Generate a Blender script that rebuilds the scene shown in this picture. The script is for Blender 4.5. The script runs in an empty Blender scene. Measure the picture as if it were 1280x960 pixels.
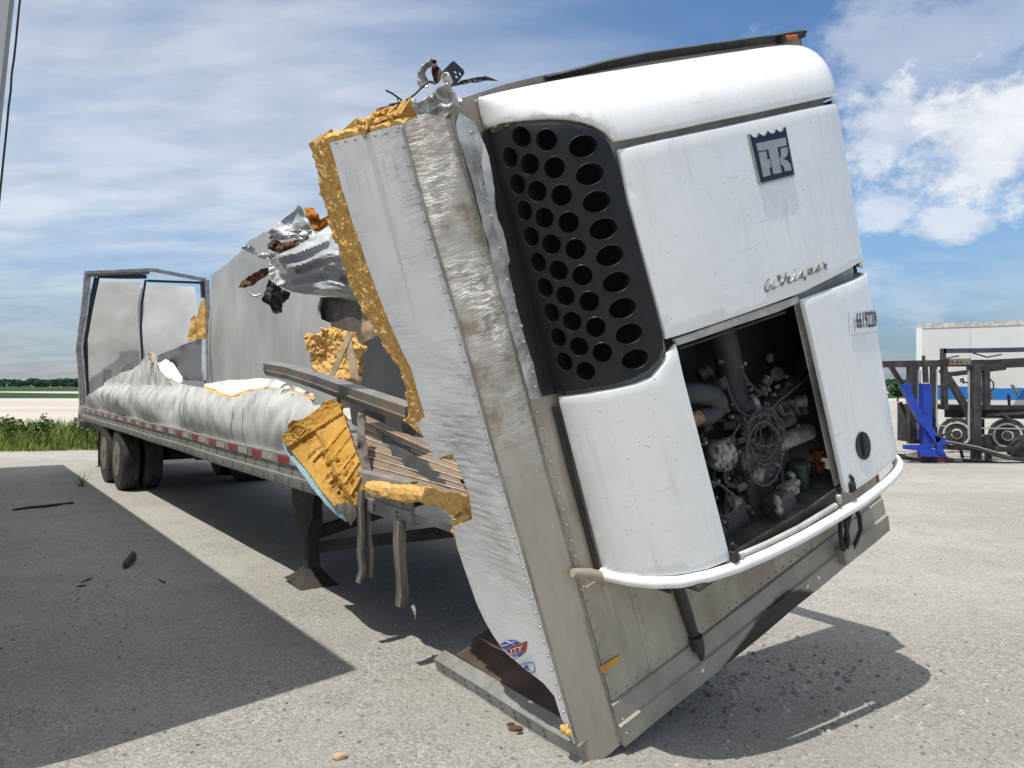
import bpy, bmesh, math, random
from mathutils import Vector, Matrix, noise
from mathutils.geometry import delaunay_2d_cdt
random.seed(7)
scene = bpy.context.scene
COL = scene.collection

# ------------------------------------------------------------------ camera, sky, sun, exposure
FPX, CX, CY, CAMH = 962.0, 640.0, 480.0, 1.72
cam_d = bpy.data.cameras.new('camera'); cam = bpy.data.objects.new('camera', cam_d); COL.objects.link(cam)
cam.location = (0, 0, CAMH); cam.rotation_euler = (math.radians(90), 0, 0)
cam_d.sensor_width = 36.0; cam_d.lens = FPX / 1280 * 36.0; cam_d.clip_start = 0.05; cam_d.clip_end = 6000
scene.camera = cam

SUN_DIR = Vector((-0.28, -0.305, 1.0)).normalized()          # towards the sun
sun_el = math.asin(SUN_DIR.z); sun_az = math.atan2(SUN_DIR.x, SUN_DIR.y)
world = bpy.data.worlds.new('World'); scene.world = world; world.use_nodes = True

def build_world():
    nt = world.node_tree; N = nt.nodes; L = nt.links; N.clear()
    out = N.new('ShaderNodeOutputWorld'); bg = N.new('ShaderNodeBackground'); L.new(bg.outputs[0], out.inputs[0])
    bg.inputs[1].default_value = 0.096
    sky = N.new('ShaderNodeTexSky'); sky.sky_type = 'NISHITA'; sky.sun_disc = False
    sky.sun_elevation = sun_el; sky.sun_rotation = sun_az
    sky.altitude = 0; sky.air_density = 1.0; sky.dust_density = 0.6; sky.ozone_density = 2.0
    tc = N.new('ShaderNodeTexCoord')
    def math_(op, a, b=None, clamp=False):
        n = N.new('ShaderNodeMath'); n.operation = op; n.use_clamp = clamp
        for i, x in enumerate((a, b)):
            if x is None: continue
            if isinstance(x, (int, float)): n.inputs[i].default_value = x
            else: L.new(x, n.inputs[i])
        return n.outputs[0]
    def smooth(x, lo, hi):
        n = N.new('ShaderNodeMapRange'); n.interpolation_type = 'SMOOTHSTEP'
        L.new(x, n.inputs[0]); n.inputs[1].default_value = lo; n.inputs[2].default_value = hi
        return n.outputs[0]
    sep = N.new('ShaderNodeSeparateXYZ'); L.new(tc.outputs['Generated'], sep.inputs[0])
    zz = math_('MAXIMUM', sep.outputs[2], 0.0)
    den = math_('ADD', zz, 0.16)
    px = math_('DIVIDE', sep.outputs[0], den); py = math_('DIVIDE', sep.outputs[1], den)
    comb = N.new('ShaderNodeCombineXYZ'); L.new(px, comb.inputs[0]); L.new(py, comb.inputs[1])
    def cloudnoise(scale, rot, stretch, detail, rough, loc, src=comb.outputs[0], dist=0.0):
        mp = N.new('ShaderNodeMapping'); L.new(src, mp.inputs[0])
        mp.inputs['Rotation'].default_value = (0, 0, rot); mp.inputs['Scale'].default_value = stretch
        mp.inputs['Location'].default_value = loc
        n = N.new('ShaderNodeTexNoise'); n.inputs['Scale'].default_value = scale; n.inputs['Detail'].default_value = detail
        n.inputs['Roughness'].default_value = rough; n.inputs['Distortion'].default_value = dist
        L.new(mp.outputs[0], n.inputs['Vector']); return n.outputs[0]
    # thin high cloud, drawn out in streaks
    c1 = cloudnoise(0.62, 0.5, (0.66, 1.1, 1), 6, 0.5, (1.3, 0.4, 0), dist=0.5)
    c2 = cloudnoise(2.6, 0.5, (0.5, 1.5, 1), 6, 0.6, (4.1, 2.0, 0), dist=0.3)
    mixv = math_('ADD', math_('MULTIPLY', c1, 0.86), math_('MULTIPLY', c2, 0.15))
    # heavier towards the left, thinner to the right
    bias = math_('MULTIPLY', px, -0.085)
    cir = smooth(math_('ADD', mixv, bias), 0.41, 0.70)
    cir = math_('MULTIPLY', cir, 0.80)
    low = N.new('ShaderNodeMapRange'); L.new(smooth(zz, 0.05, 0.20), low.inputs[0]); low.inputs[3].default_value = 0.35
    cir = math_('MULTIPLY', cir, low.outputs[0])
    # the veil closes up overhead, out of view, to whiten the fill light
    veil = smooth(math_('ADD', zz, math_('MULTIPLY', math_('SUBTRACT', c2, 0.5), 0.3)), 0.45, 0.68)
    cir = math_('MAXIMUM', cir, math_('MULTIPLY', veil, 0.92))
    # heaped cloud: three loose banks low over the yard
    cn = cloudnoise(8.0, 0, (1, 1, 1.5), 9, 0.66, (1, 2, 3), src=tc.outputs['Generated'])
    def bank(d, wid, seed):
        d = Vector(d).normalized()
        dp = N.new('ShaderNodeVectorMath'); dp.operation = 'DISTANCE'
        mp = N.new('ShaderNodeMapping'); L.new(tc.outputs['Generated'], mp.inputs[0]); mp.inputs['Scale'].default_value = (1, 1, 1.5)
        L.new(mp.outputs[0], dp.inputs[0]); dp.inputs[1].default_value = (d.x, d.y, d.z * 1.5)
        v = math_('SUBTRACT', 1.0, math_('DIVIDE', dp.outputs['Value'], wid))
        return smooth(math_('ADD', v, math_('MULTIPLY', math_('SUBTRACT', cn, 0.5), 2.6)), 0.18, 0.72)
    def dirpx(x, y): return ((x - CX) / FPX, 1.0, (CY - y) / FPX)
    cum = None
    for d, wd, wt in ((dirpx(1225, 175), 0.18, 1.0), (dirpx(1110, 165), 0.12, 0.8), (dirpx(1185, 280), 0.07, 0.8),
                      (dirpx(1110, 260), 0.06, 0.7), (dirpx(1420, 140), 0.20, 0.9), (dirpx(1600, 230), 0.2, 0.9), (dirpx(1190, 50), 0.22, 0.45), (dirpx(1150, 370), 0.10, 0.35)):
        b = math_('MULTIPLY', bank(d, wd, 0), wt); cum = b if cum is None else math_('MAXIMUM', cum, b)
    cum = math_('MULTIPLY', cum, 0.85)
    # pale bands near the horizon
    hb = cloudnoise(2.2, 0, (1, 1, 9), 5, 0.55, (0, 0, 2), src=tc.outputs['Generated'])
    hz = math_('MULTIPLY', smooth(zz, 0.30, 0.0), smooth(hb, 0.38, 0.62)); hz = math_('MULTIPLY', hz, 0.28)
    fac = math_('MAXIMUM', math_('MAXIMUM', cir, cum), hz, clamp=True)
    shade = cloudnoise(5.0, 0.5, (0.6, 1.2, 1), 4, 0.5, (0, 3, 0))
    ccol = N.new('ShaderNodeMix'); ccol.data_type = 'RGBA'; L.new(smooth(shade, 0.35, 0.65), ccol.inputs[0])
    ccol.inputs[6].default_value = (5.0, 5.3, 5.7, 1); ccol.inputs[7].default_value = (6.9, 6.9, 6.95, 1)
    csh = N.new('ShaderNodeMix'); csh.data_type = 'RGBA'; L.new(smooth(cn, 0.38, 0.62), csh.inputs[0]); csh.inputs[6].default_value = (5.2, 5.5, 6.0, 1); csh.inputs[7].default_value = (7.7, 7.7, 7.7, 1)
    cc2 = N.new('ShaderNodeMix'); cc2.data_type = 'RGBA'; L.new(cum, cc2.inputs[0]); L.new(ccol.outputs[2], cc2.inputs[6])
    L.new(csh.outputs[2], cc2.inputs[7])
    tint = N.new('ShaderNodeMix'); tint.data_type = 'RGBA'; tint.blend_type = 'MULTIPLY'; tint.inputs[0].default_value = 1
    L.new(sky.outputs[0], tint.inputs[6])
    tg = N.new('ShaderNodeMix'); tg.data_type = 'RGBA'; L.new(smooth(zz, 0.0, 0.22), tg.inputs[0]); tg.inputs[6].default_value = (0.38, 0.46, 0.62, 1); tg.inputs[7].default_value = (0.66, 0.86, 1.0, 1)
    L.new(tg.outputs[2], tint.inputs[7])
    mix = N.new('ShaderNodeMix'); mix.data_type = 'RGBA'; L.new(fac, mix.inputs[0]); L.new(tint.outputs[2], mix.inputs[6]); L.new(cc2.outputs[2], mix.inputs[7])
    L.new(mix.outputs[2], bg.inputs[0])
build_world()

sd = bpy.data.lights.new('sun', 'SUN'); sd.energy = 3.15; sd.angle = math.radians(0.53); sd.color = (1.0, 0.965, 0.90)
sun = bpy.data.objects.new('sun', sd); COL.objects.link(sun); sun.location = SUN_DIR * 50
sun.rotation_euler = (-SUN_DIR).to_track_quat('-Z', 'Y').to_euler()
scene.view_settings.view_transform = 'Standard'; scene.view_settings.look = 'None'
scene.view_settings.exposure = 0.52; scene.view_settings.gamma = 1.0; scene.view_settings.use_curve_mapping = False
scene.render.engine = 'CYCLES'

# ------------------------------------------------------------------ materials
def nodes_of(name):
    m = bpy.data.materials.new(name); m.use_nodes = True
    nt = m.node_tree; b = nt.nodes['Principled BSDF']; return m, nt.nodes, nt.links, b
class NB:
    """small node builder"""
    def __init__(s, N, L, coord='Object'):
        s.N, s.L = N, L; s.tc = N.new('ShaderNodeTexCoord'); s.src = s.tc.outputs[coord]
    def noise(s, scale, detail=4, rough=0.55, stretch=None, loc=(0, 0, 0), rot=(0, 0, 0), dist=0):
        v = s.src
        if stretch or loc != (0, 0, 0) or rot != (0, 0, 0):
            mp = s.N.new('ShaderNodeMapping'); s.L.new(v, mp.inputs[0])
            mp.inputs['Scale'].default_value = stretch or (1, 1, 1); mp.inputs['Location'].default_value = loc; mp.inputs['Rotation'].default_value = rot
            v = mp.outputs[0]
        n = s.N.new('ShaderNodeTexNoise'); n.inputs['Scale'].default_value = scale; n.inputs['Detail'].default_value = detail
        n.inputs['Roughness'].default_value = rough; n.inputs['Distortion'].default_value = dist
        s.L.new(v, n.inputs['Vector']); return n.outputs[0]
    def voro(s, scale, feature='F1', stretch=None):
        v = s.src
        if stretch:
            mp = s.N.new('ShaderNodeMapping'); s.L.new(v, mp.inputs[0]); mp.inputs['Scale'].default_value = stretch; v = mp.outputs[0]
        n = s.N.new('ShaderNodeTexVoronoi'); n.inputs['Scale'].default_value = scale; n.feature = feature
        s.L.new(v, n.inputs['Vector']); return n
    def ramp(s, x, lo, hi, a=0.0, b=1.0):
        n = s.N.new('ShaderNodeMapRange'); n.interpolation_type = 'SMOOTHSTEP'; s.L.new(x, n.inputs[0])
        n.inputs[1].default_value = lo; n.inputs[2].default_value = hi; n.inputs[3].default_value = a; n.inputs[4].default_value = b
        return n.outputs[0]
    def math(s, op, a, b):
        n = s.N.new('ShaderNodeMath'); n.operation = op
        for i, x in enumerate((a, b)):
            if isinstance(x, (int, float)): n.inputs[i].default_value = x
            else: s.L.new(x, n.inputs[i])
        return n.outputs[0]
    def axis(s, i):
        n = s.N.new('ShaderNodeSeparateXYZ'); s.L.new(s.src, n.inputs[0]); return n.outputs[i]
    def mix(s, f, a, b):
        n = s.N.new('ShaderNodeMix'); n.data_type = 'RGBA'
        if isinstance(f, (int, float)): n.inputs[0].default_value = f
        else: s.L.new(f, n.inputs[0])
        for i, x in ((6, a), (7, b)):
            if isinstance(x, tuple): n.inputs[i].default_value = (*x[:3], 1)
            else: s.L.new(x, n.inputs[i])
        return n.outputs[2]
    def bump(s, h, strength, dist, b, prev=None):
        n = s.N.new('ShaderNodeBump'); n.inputs['Strength'].default_value = strength; n.inputs['Distance'].default_value = dist
        s.L.new(h, n.inputs['Height'])
        if prev: s.L.new(prev, n.inputs['Normal'])
        s.L.new(n.outputs[0], b.inputs['Normal']); return n.outputs[0]
def pm(name, c1, c2=None, scale=3.0, rough=0.6, metal=0.0, bump=0.0, bscale=40, bdist=0.005, detail=5, lo=0.35, hi=0.65, stretch=None, dirt=None, dirt_amt=0.5, rot=(0, 0, 0), spec=None):
    m, N, L, b = nodes_of(name); k = NB(N, L)
    col = c1
    if c2: col = k.mix(k.ramp(k.noise(scale, detail, 0.6, stretch, rot=rot), lo, hi), c1, c2)
    if dirt:
        d = k.ramp(k.noise(scale * 0.37, 8, 0.7, None, (3, 1, 4)), 0.42, 0.68, 0, dirt_amt); col = k.mix(d, col, dirt)
    if isinstance(col, tuple): b.inputs['Base Color'].default_value = (*col, 1)
    else: L.new(col, b.inputs['Base Color'])
    rn = k.ramp(k.noise(scale * 2.1, 4), 0.3, 0.7, max(0.02, rough - 0.1), min(1, rough + 0.12)); L.new(rn, b.inputs['Roughness'])
    b.inputs['Metallic'].default_value = metal
    if spec is not None: b.inputs['Specular IOR Level'].default_value = spec
    if bump: k.bump(k.noise(bscale, 5, 0.6, stretch, rot=rot), bump, bdist, b)
    return m
M = {}
def mk_ground():
    m, N, L, b = nodes_of('crushed_limestone'); k = NB(N, L)
    big = k.noise(0.35, 6, 0.6); mid = k.noise(2.2, 7, 0.65, None, (5, 2, 0)); fine = k.noise(38, 7, 0.8); grit = k.noise(190, 3, 0.7)
    trk = k.noise(0.8, 5, 0.55, (0.4, 2.0, 1), (2, 0, 0), (0, 0, 0.93))
    c = k.mix(k.ramp(big, 0.3, 0.7), (0.33, 0.31, 0.274), (0.45, 0.428, 0.384))
    c = k.mix(k.ramp(mid, 0.45, 0.68, 0, 0.5), c, (0.29, 0.268, 0.23))
    c = k.mix(k.ramp(trk, 0.48, 0.72, 0, 0.28), c, (0.50, 0.482, 0.445))
    c = k.mix(k.ramp(fine, 0.52, 0.66, 0, 0.75), c, (0.17, 0.16, 0.145))
    c = k.mix(k.ramp(fine, 0.46, 0.34, 0, 0.6), c, (0.58, 0.56, 0.51))
    c = k.mix(k.ramp(grit, 0.58, 0.70, 0, 0.6), c, (0.11, 0.10, 0.09))
    patch = k.noise(0.9, 5, 0.6, None, (4, 9, 0))
    def grains(scale, lo, hi, amt, c):
        v = k.voro(scale); s = N.new('ShaderNodeSeparateColor'); L.new(v.outputs['Color'], s.inputs[0])
        pt = k.ramp(patch, 0.36, 0.66, 0.45, 1.0); c = k.mix(k.math('MULTIPLY', k.ramp(s.outputs[0], 0.62, 0.95, 0, amt), pt), c, lo); c = k.mix(k.math('MULTIPLY', k.ramp(s.outputs[1], 0.66, 0.95, 0, amt), pt), c, hi); return c, v.outputs['Distance']
    c, d1 = grains(58, (0.15, 0.142, 0.128), (0.64, 0.615, 0.56), 0.42, c)
    c, d2 = grains(105, (0.15, 0.14, 0.127), (0.64, 0.615, 0.56), 0.42, c)
    L.new(c, b.inputs['Base Color']); b.inputs['Roughness'].default_value = 0.95; b.inputs['Specular IOR Level'].default_value = 0.15
    p = k.bump(mid, 0.5, 0.03, b); p = k.bump(fine, 0.9, 0.016, b, p); p = k.bump(d1, 0.4, -0.010, b, p); k.bump(d2, 0.5, -0.005, b, p)
    return m
M['ground'] = mk_ground()
def mk_white():
    m, N, L, b = nodes_of('white_gelcoat'); k = NB(N, L)
    c = k.mix(k.ramp(k.noise(1.6, 6, 0.6), 0.35, 0.7), (0.87, 0.875, 0.865), (0.82, 0.825, 0.81))
    v = k.voro(32); r = k.noise(0.9, 3, 0.5, None, (2, 7, 1))
    sp = k.math('MULTIPLY', k.ramp(v.outputs['Distance'], 0.16, 0.05), k.ramp(r, 0.38, 0.56))
    wn = N.new('ShaderNodeTexWhiteNoise'); L.new(v.outputs['Position'], wn.inputs[0])
    sp = k.math('MULTIPLY', sp, k.ramp(wn.outputs[0], 0.45, 0.75))
    c = k.mix(k.math('MULTIPLY', sp, 0.75), c, (0.20, 0.165, 0.12))
    st = k.noise(5, 6, 0.7, (6, 0.35, 6)); c = k.mix(k.ramp(st, 0.52, 0.76, 0, 0.42), c, (0.50, 0.48, 0.43))
    bl = k.noise(1.1, 8, 0.75, None, (9, 4, 2)); c = k.mix(k.ramp(bl, 0.56, 0.74, 0, 0.35), c, (0.55, 0.525, 0.47))
    scr = k.noise(14, 3, 0.5, (0.25, 7, 1), rot=(0, 0, 0.5)); c = k.mix(k.ramp(scr, 0.69, 0.73, 0, 0.45), c, (0.38, 0.375, 0.36))
    L.new(c, b.inputs['Base Color']); L.new(k.ramp(k.noise(9, 5), 0.3, 0.7, 0.20, 0.38), b.inputs['Roughness'])
    b.inputs['Coat Weight'].default_value = 0.25; b.inputs['Coat Roughness'].default_value = 0.15
    k.bump(k.noise(2.0, 3), 0.12, 0.02, b)
    return m
M['white'] = mk_white()
def mk_scraped(name, paint, grime, amount, upfade, lowcol=None, gr=(0.54, 0.74, 0.6), bs=0.35):
    """painted skin scraped to bare metal in streaks along the local z (trailer length) axis"""
    m, N, L, b = nodes_of(name); k = NB(N, L)
    st = k.noise(16, 8, 0.72, (1, 3.4, 0.30), rot=(0.22, 0, 0)); area = k.noise(1.5, 4, 0.6, None, (1, 4, 2))
    fine = k.noise(60, 5, 0.7, (1, 2.6, 0.22), rot=(0.22, 0, 0))
    v = k.axis(1)
    up = k.ramp(v, upfade[0], upfade[1])
    f = k.math('MULTIPLY', k.ramp(st, 0.5 - amount * 0.16, 0.62), k.ramp(area, 0.56 - amount * 0.2, 0.66)); f = k.math('MULTIPLY', f, up)
    base = k.mix(k.ramp(k.noise(2.6, 7, 0.65), 0.35, 0.7), paint, tuple(x * 0.90 for x in paint))
    if lowcol: base = k.mix(k.ramp(v, upfade[0] - 0.15, upfade[1] + 0.1), k.mix(k.ramp(k.noise(4, 8, 0.7, (2, 0.5, 2)), 0.4, 0.7), lowcol, tuple(x * 0.82 for x in lowcol)), base)
    g = k.ramp(k.noise(3.0, 9, 0.75, None, (7, 1, 2)), gr[0], gr[1], 0, gr[2]); g = k.math('MULTIPLY', g, up)
    base = k.mix(g, base, grime)
    dk = k.math('MULTIPLY', k.ramp(fine, 0.56, 0.70, 0, 0.8), k.ramp(area, 0.42, 0.60)); base = k.mix(dk, base, (0.26, 0.26, 0.265))
    fx = k.noise(130, 4, 0.6, (1, 2.0, 0.12), rot=(0.30, 0, 0)); base = k.mix(k.math('MULTIPLY', k.ramp(fx, 0.58, 0.70, 0, 0.6), k.ramp(area, 0.40, 0.58)), base, (0.36, 0.355, 0.35))
    col = k.mix(f, base, (0.78, 0.77, 0.75))
    L.new(col, b.inputs['Base Color']); L.new(k.math('MULTIPLY', f, 0.85), b.inputs['Metallic'])
    L.new(k.ramp(f, 0, 1, 0.5, 0.33), b.inputs['Roughness'])
    h = k.math('MULTIPLY', k.math('ADD', k.math('MULTIPLY', st, 0.45), k.math('MULTIPLY', fine, 0.6)), k.math('ADD', k.math('MULTIPLY', f, 0.9), 0.04))
    p = k.bump(h, bs, 0.012, b); k.bump(k.noise(2.5, 3), 0.10, 0.03, b, p)
    return m
M['side_skin'] = mk_scraped('scraped_side_skin', (0.86, 0.87, 0.865), (0.62, 0.60, 0.56), 1.0, (0.2, 1.0))
M['post'] = mk_scraped('scraped_corner_post', (0.50, 0.465, 0.415), (0.26, 0.18, 0.10), 0.6, (1.15, 1.75), (0.42, 0.37, 0.30), (0.42, 0.58, 0.85), 0.7)
M['front_low'] = pm('dusty_front_wall', (0.47, 0.42, 0.34), (0.37, 0.325, 0.255), 3.2, 0.5, 0.15, 0.15, 18, 0.006, stretch=(2.2, 0.5, 2.2), dirt=(0.22, 0.18, 0.125), dirt_amt=0.85)
M['rail_dirty'] = pm('grimy_bottom_channel', (0.38, 0.36, 0.31), (0.27, 0.255, 0.22), 4, 0.5, 0.2, 0.2, 25, 0.006, dirt=(0.05, 0.046, 0.04), dirt_amt=0.7)
def mk_channel():
    m, N, L, b = nodes_of('oily_bottom_channel'); k = NB(N, L)
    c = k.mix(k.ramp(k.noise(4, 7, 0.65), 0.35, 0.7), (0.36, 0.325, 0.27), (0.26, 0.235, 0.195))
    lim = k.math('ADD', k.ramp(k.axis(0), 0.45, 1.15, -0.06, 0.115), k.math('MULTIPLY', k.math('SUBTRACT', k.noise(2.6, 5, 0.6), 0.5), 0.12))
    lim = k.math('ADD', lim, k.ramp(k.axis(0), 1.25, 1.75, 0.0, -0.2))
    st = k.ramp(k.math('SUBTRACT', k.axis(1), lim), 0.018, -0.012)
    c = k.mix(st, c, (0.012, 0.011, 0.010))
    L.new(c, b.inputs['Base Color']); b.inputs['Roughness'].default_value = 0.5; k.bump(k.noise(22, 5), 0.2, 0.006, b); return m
M['channel'] = mk_channel()
M['flange'] = pm('crumpled_bare_flange', (0.70, 0.69, 0.67), (0.40, 0.385, 0.36), 9, 0.4, 0.35, 0.4, 22, 0.015)
M['rivet'] = pm('rivet_metal', (0.42, 0.41, 0.39), None, 3, 0.45, 0.5)
M['foam'] = pm('yellow_urethane_foam', (0.80, 0.50, 0.17), (0.60, 0.33, 0.085), 34, 0.95, 0, 1.0, 110, 0.012, dirt=(0.83, 0.61, 0.29), dirt_amt=0.6, spec=0.1)
M['foam_slab'] = pm('ochre_urethane_slab', (0.50, 0.285, 0.065), (0.39, 0.20, 0.036), 8, 0.85, 0, 0.6, 60, 0.012, dirt=(0.58, 0.37, 0.11), dirt_amt=0.5, spec=0.15)
M['teal'] = pm('teal_liner_skin', (0.27, 0.42, 0.45), (0.20, 0.32, 0.35), 9, 0.6)
M['grille'] = pm('black_grille_plastic', (0.013, 0.0145, 0.017), (0.019, 0.021, 0.024), 5, 0.38, 0, 0.08, 60, 0.003, spec=0.28)
M['hole_shade'] = pm('grille_hole_shade', (0.009, 0.010, 0.012), None, 3, 1.0, spec=0.0)  # cell floors: shade of the holes put into a glossless near-black
M['black'] = pm('black_rubber', (0.012, 0.012, 0.013), (0.03, 0.03, 0.03), 8, 0.6)
M['cavity'] = pm('shaded_compartment', (0.018, 0.018, 0.019), (0.032, 0.030, 0.028), 4, 0.75)  # bay walls near-black: shade of the recess put into the colour
M['engine'] = pm('greasy_cast_iron', (0.12, 0.115, 0.105), (0.055, 0.053, 0.05), 9, 0.6, 0.35, 0.5, 50, 0.006)
M['engine_l'] = pm('dusty_aluminium_casting', (0.40, 0.38, 0.345), (0.17, 0.16, 0.15), 18, 0.55, 0.4, 0.5, 60, 0.006)
M['hose'] = pm('dusty_black_hose', (0.045, 0.046, 0.048), (0.025, 0.025, 0.026), 7, 0.6)
M['greencan'] = pm('dark_green_filter_can', (0.03, 0.05, 0.045), (0.02, 0.03, 0.028), 5, 0.4)
M['orangept'] = pm('orange_paint', (0.38, 0.085, 0.015), (0.15, 0.045, 0.02), 18, 0.5)
M['rustpipe'] = pm('rusty_pipe', (0.35, 0.22, 0.12), (0.12, 0.075, 0.05), 14, 0.65, 0.3)
M['cable'] = pm('grey_cable', (0.065, 0.064, 0.062), None, 3, 0.5)
M['lip'] = pm('grimy_white_lip', (0.58, 0.57, 0.53), (0.40, 0.39, 0.36), 7, 0.5, dirt=(0.16, 0.15, 0.14), dirt_amt=0.6)
M['emb_dark'] = pm('emblem_navy_black', (0.010, 0.014, 0.024), None, 4, 0.3)
M['emb_silver'] = pm('emblem_satin_silver', (0.42, 0.42, 0.41), (0.36, 0.36, 0.355), 30, 0.42, 0.3)
M['letter'] = pm('letter_grey', (0.23, 0.225, 0.215), (0.30, 0.295, 0.285), 30, 0.45, 0.3)
M['paper'] = pm('white_sticker', (0.80, 0.81, 0.84), None, 3, 0.5)
M['ink'] = pm('black_ink', (0.012, 0.014, 0.022), None, 3, 0.5)
M['dec_blue'] = pm('decal_blue', (0.015, 0.075, 0.36), None, 3, 0.35)
M['dec_red'] = pm('decal_red', (0.38, 0.022, 0.03), None, 3, 0.35)
M['dec_white'] = pm('decal_white', (0.8, 0.8, 0.8), None, 3, 0.35)
M['dec_amber'] = pm('decal_amber', (0.68, 0.32, 0.02), (0.60, 0.26, 0.02), 20, 0.4)
M['amber'] = pm('amber_lens', (0.55, 0.12, 0.03), None, 3, 0.2)
M['red_tape'] = pm('red_reflective_tape', (0.26, 0.035, 0.035), (0.20, 0.03, 0.03), 30, 0.4)
M['white_tape'] = pm('silver_reflective_tape', (0.36, 0.35, 0.33), (0.30, 0.29, 0.28), 30, 0.4)
def mk_wall():
    m, N, L, b = nodes_of('creased_white_side'); k = NB(N, L)
    c = k.mix(k.ramp(k.noise(1.6, 7, 0.65), 0.35, 0.7), (0.66, 0.66, 0.64), (0.55, 0.55, 0.535))
    s1 = k.noise(5, 7, 0.7, (2.4, 1, 0.35), rot=(0, 0.25, 0)); c = k.mix(k.ramp(s1, 0.57, 0.68, 0, 0.6), c, (0.26, 0.265, 0.27))
    c = k.mix(k.ramp(k.noise(3.2, 8, 0.75, None, (3, 3, 1)), 0.58, 0.76, 0, 0.6), c, (0.33, 0.31, 0.28))
    L.new(c, b.inputs['Base Color']); b.inputs['Roughness'].default_value = 0.5
    k.bump(s1, 0.4, 0.03, b); return m
M['wall'] = mk_wall()
M['liner'] = pm('grey_far_liner', (0.42, 0.42, 0.405), (0.36, 0.36, 0.35), 1.3, 0.45, 0.0, 0.15, 3, 0.03, stretch=(1.0, 1, 0.3), dirt=(0.22, 0.215, 0.205), dirt_amt=0.5)
M['liner_white'] = pm('white_liner', (0.76, 0.76, 0.74), (0.62, 0.62, 0.60), 3, 0.5, 0, 0.3, 8, 0.03)
M['liner_dark'] = pm('charcoal_liner_and_shade', (0.045, 0.047, 0.05), (0.058, 0.060, 0.062), 2, 0.6)  # dark liner flaps; also interior shade put into colour beyond the tear
M['ply_brown'] = pm('stained_brown_lining', (0.085, 0.068, 0.056), (0.14, 0.115, 0.095), 4, 0.8, 0, 0.3, 20, 0.01)
M['door_l'] = pm('dirty_beige_door', (0.70, 0.66, 0.62), (0.60, 0.565, 0.53), 1.6, 0.6, 0, 0.2, 3, 0.03, dirt=(0.38, 0.34, 0.30), dirt_amt=0.55)
M['door_r'] = pm('pale_door', (0.78, 0.77, 0.75), (0.70, 0.69, 0.67), 1.6, 0.55, 0, 0.1, 3, 0.03, dirt=(0.42, 0.41, 0.39), dirt_amt=0.4)
M['frame'] = pm('galvanised_frame', (0.42, 0.40, 0.375), (0.27, 0.245, 0.22), 6, 0.5, 0.3, 0.3, 14, 0.02)
M['navy'] = pm('dark_door_seal', (0.020, 0.025, 0.035), None, 3, 0.5)
M['alu'] = pm('dull_aluminium_rail', (0.33, 0.325, 0.305), (0.25, 0.245, 0.23), 5, 0.5, 0.35, 0.2, 20, 0.005, dirt=(0.17, 0.155, 0.135), dirt_amt=0.5)
M['alu_bright'] = pm('torn_bright_aluminium', (0.66, 0.65, 0.63), (0.40, 0.395, 0.38), 7, 0.42, 0.45, 0.3, 9, 0.02)
M['alu_sheet'] = pm('grey_skin_sheet', (0.50, 0.515, 0.53), (0.38, 0.39, 0.40), 3, 0.42, 0.25, 0.4, 6, 0.04, stretch=(1, 1, 1))
M['beam'] = pm('oxidised_beam', (0.20, 0.21, 0.225), (0.30, 0.26, 0.21), 3, 0.5, 0.4, 0.2, 20, 0.005)
M['rust'] = pm('rust_brown_scrap', (0.13, 0.062, 0.034), (0.065, 0.036, 0.022), 6, 0.85, 0, 0.5, 14, 0.02)
def mk_plank():
    m, N, L, b = nodes_of('weathered_floor_plank'); k = NB(N, L)
    oi = N.new('ShaderNodeObjectInfo')
    c = k.mix(oi.outputs['Random'], (0.27, 0.175, 0.10), (0.19, 0.13, 0.08))
    c = k.mix(k.ramp(k.noise(6, 8, 0.75), 0.48, 0.70, 0, 0.85), c, (0.085, 0.065, 0.05))
    c = k.mix(k.ramp(k.noise(30, 5, 0.7), 0.55, 0.72, 0, 0.7), c, (0.30, 0.25, 0.20))
    L.new(c, b.inputs['Base Color']); b.inputs['Roughness'].default_value = 0.75
    k.bump(k.noise(35, 5), 0.5, 0.006, b); return m
M['plank'] = mk_plank()
M['plank_dark'] = pm('dark_brown_floor', (0.10, 0.062, 0.042), (0.055, 0.036, 0.026), 3.5, 0.8, 0, 0.3, 25, 0.006)
M['greywood'] = pm('grey_splintered_wood', (0.17, 0.15, 0.13), (0.09, 0.078, 0.065), 9, 0.9, 0, 0.6, 30, 0.01, stretch=(3, 3, 0.5))
M['palewood'] = pm('pale_batten', (0.42, 0.32, 0.20), (0.30, 0.22, 0.13), 8, 0.85, 0, 0.3, 30, 0.006)
M['tyre'] = pm('tyre_rubber', (0.020, 0.020, 0.020), (0.038, 0.036, 0.034), 9, 0.8, 0, 0.3, 40, 0.004, dirt=(0.10, 0.09, 0.075), dirt_amt=0.35)
M['rim'] = pm('dusty_steel_rim', (0.30, 0.25, 0.19), (0.19, 0.15, 0.11), 9, 0.5, 0.4)
M['rim_white'] = pm('white_steel_rim', (0.62, 0.61, 0.57), (0.40, 0.38, 0.34), 9, 0.5)
M['chassis'] = pm('black_chassis_steel', (0.020, 0.019, 0.018), (0.045, 0.038, 0.032), 5, 0.65, 0.1, 0.3, 30, 0.005)
M['gear'] = pm('rusty_landing_gear', (0.030, 0.027, 0.025), (0.062, 0.047, 0.038), 7, 0.7, 0.2, 0.3, 30, 0.005)
M['blue'] = pm('blue_hauler_paint', (0.012, 0.055, 0.42), (0.010, 0.04, 0.30), 4, 0.4)
M['steel_dk'] = pm('grimy_hauler_steel', (0.030, 0.028, 0.028), (0.075, 0.062, 0.055), 3, 0.6, 0.2)
M['steel_bl'] = pm('slate_hauler_rail', (0.045, 0.06, 0.085), (0.03, 0.04, 0.06), 3, 0.5)
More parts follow.
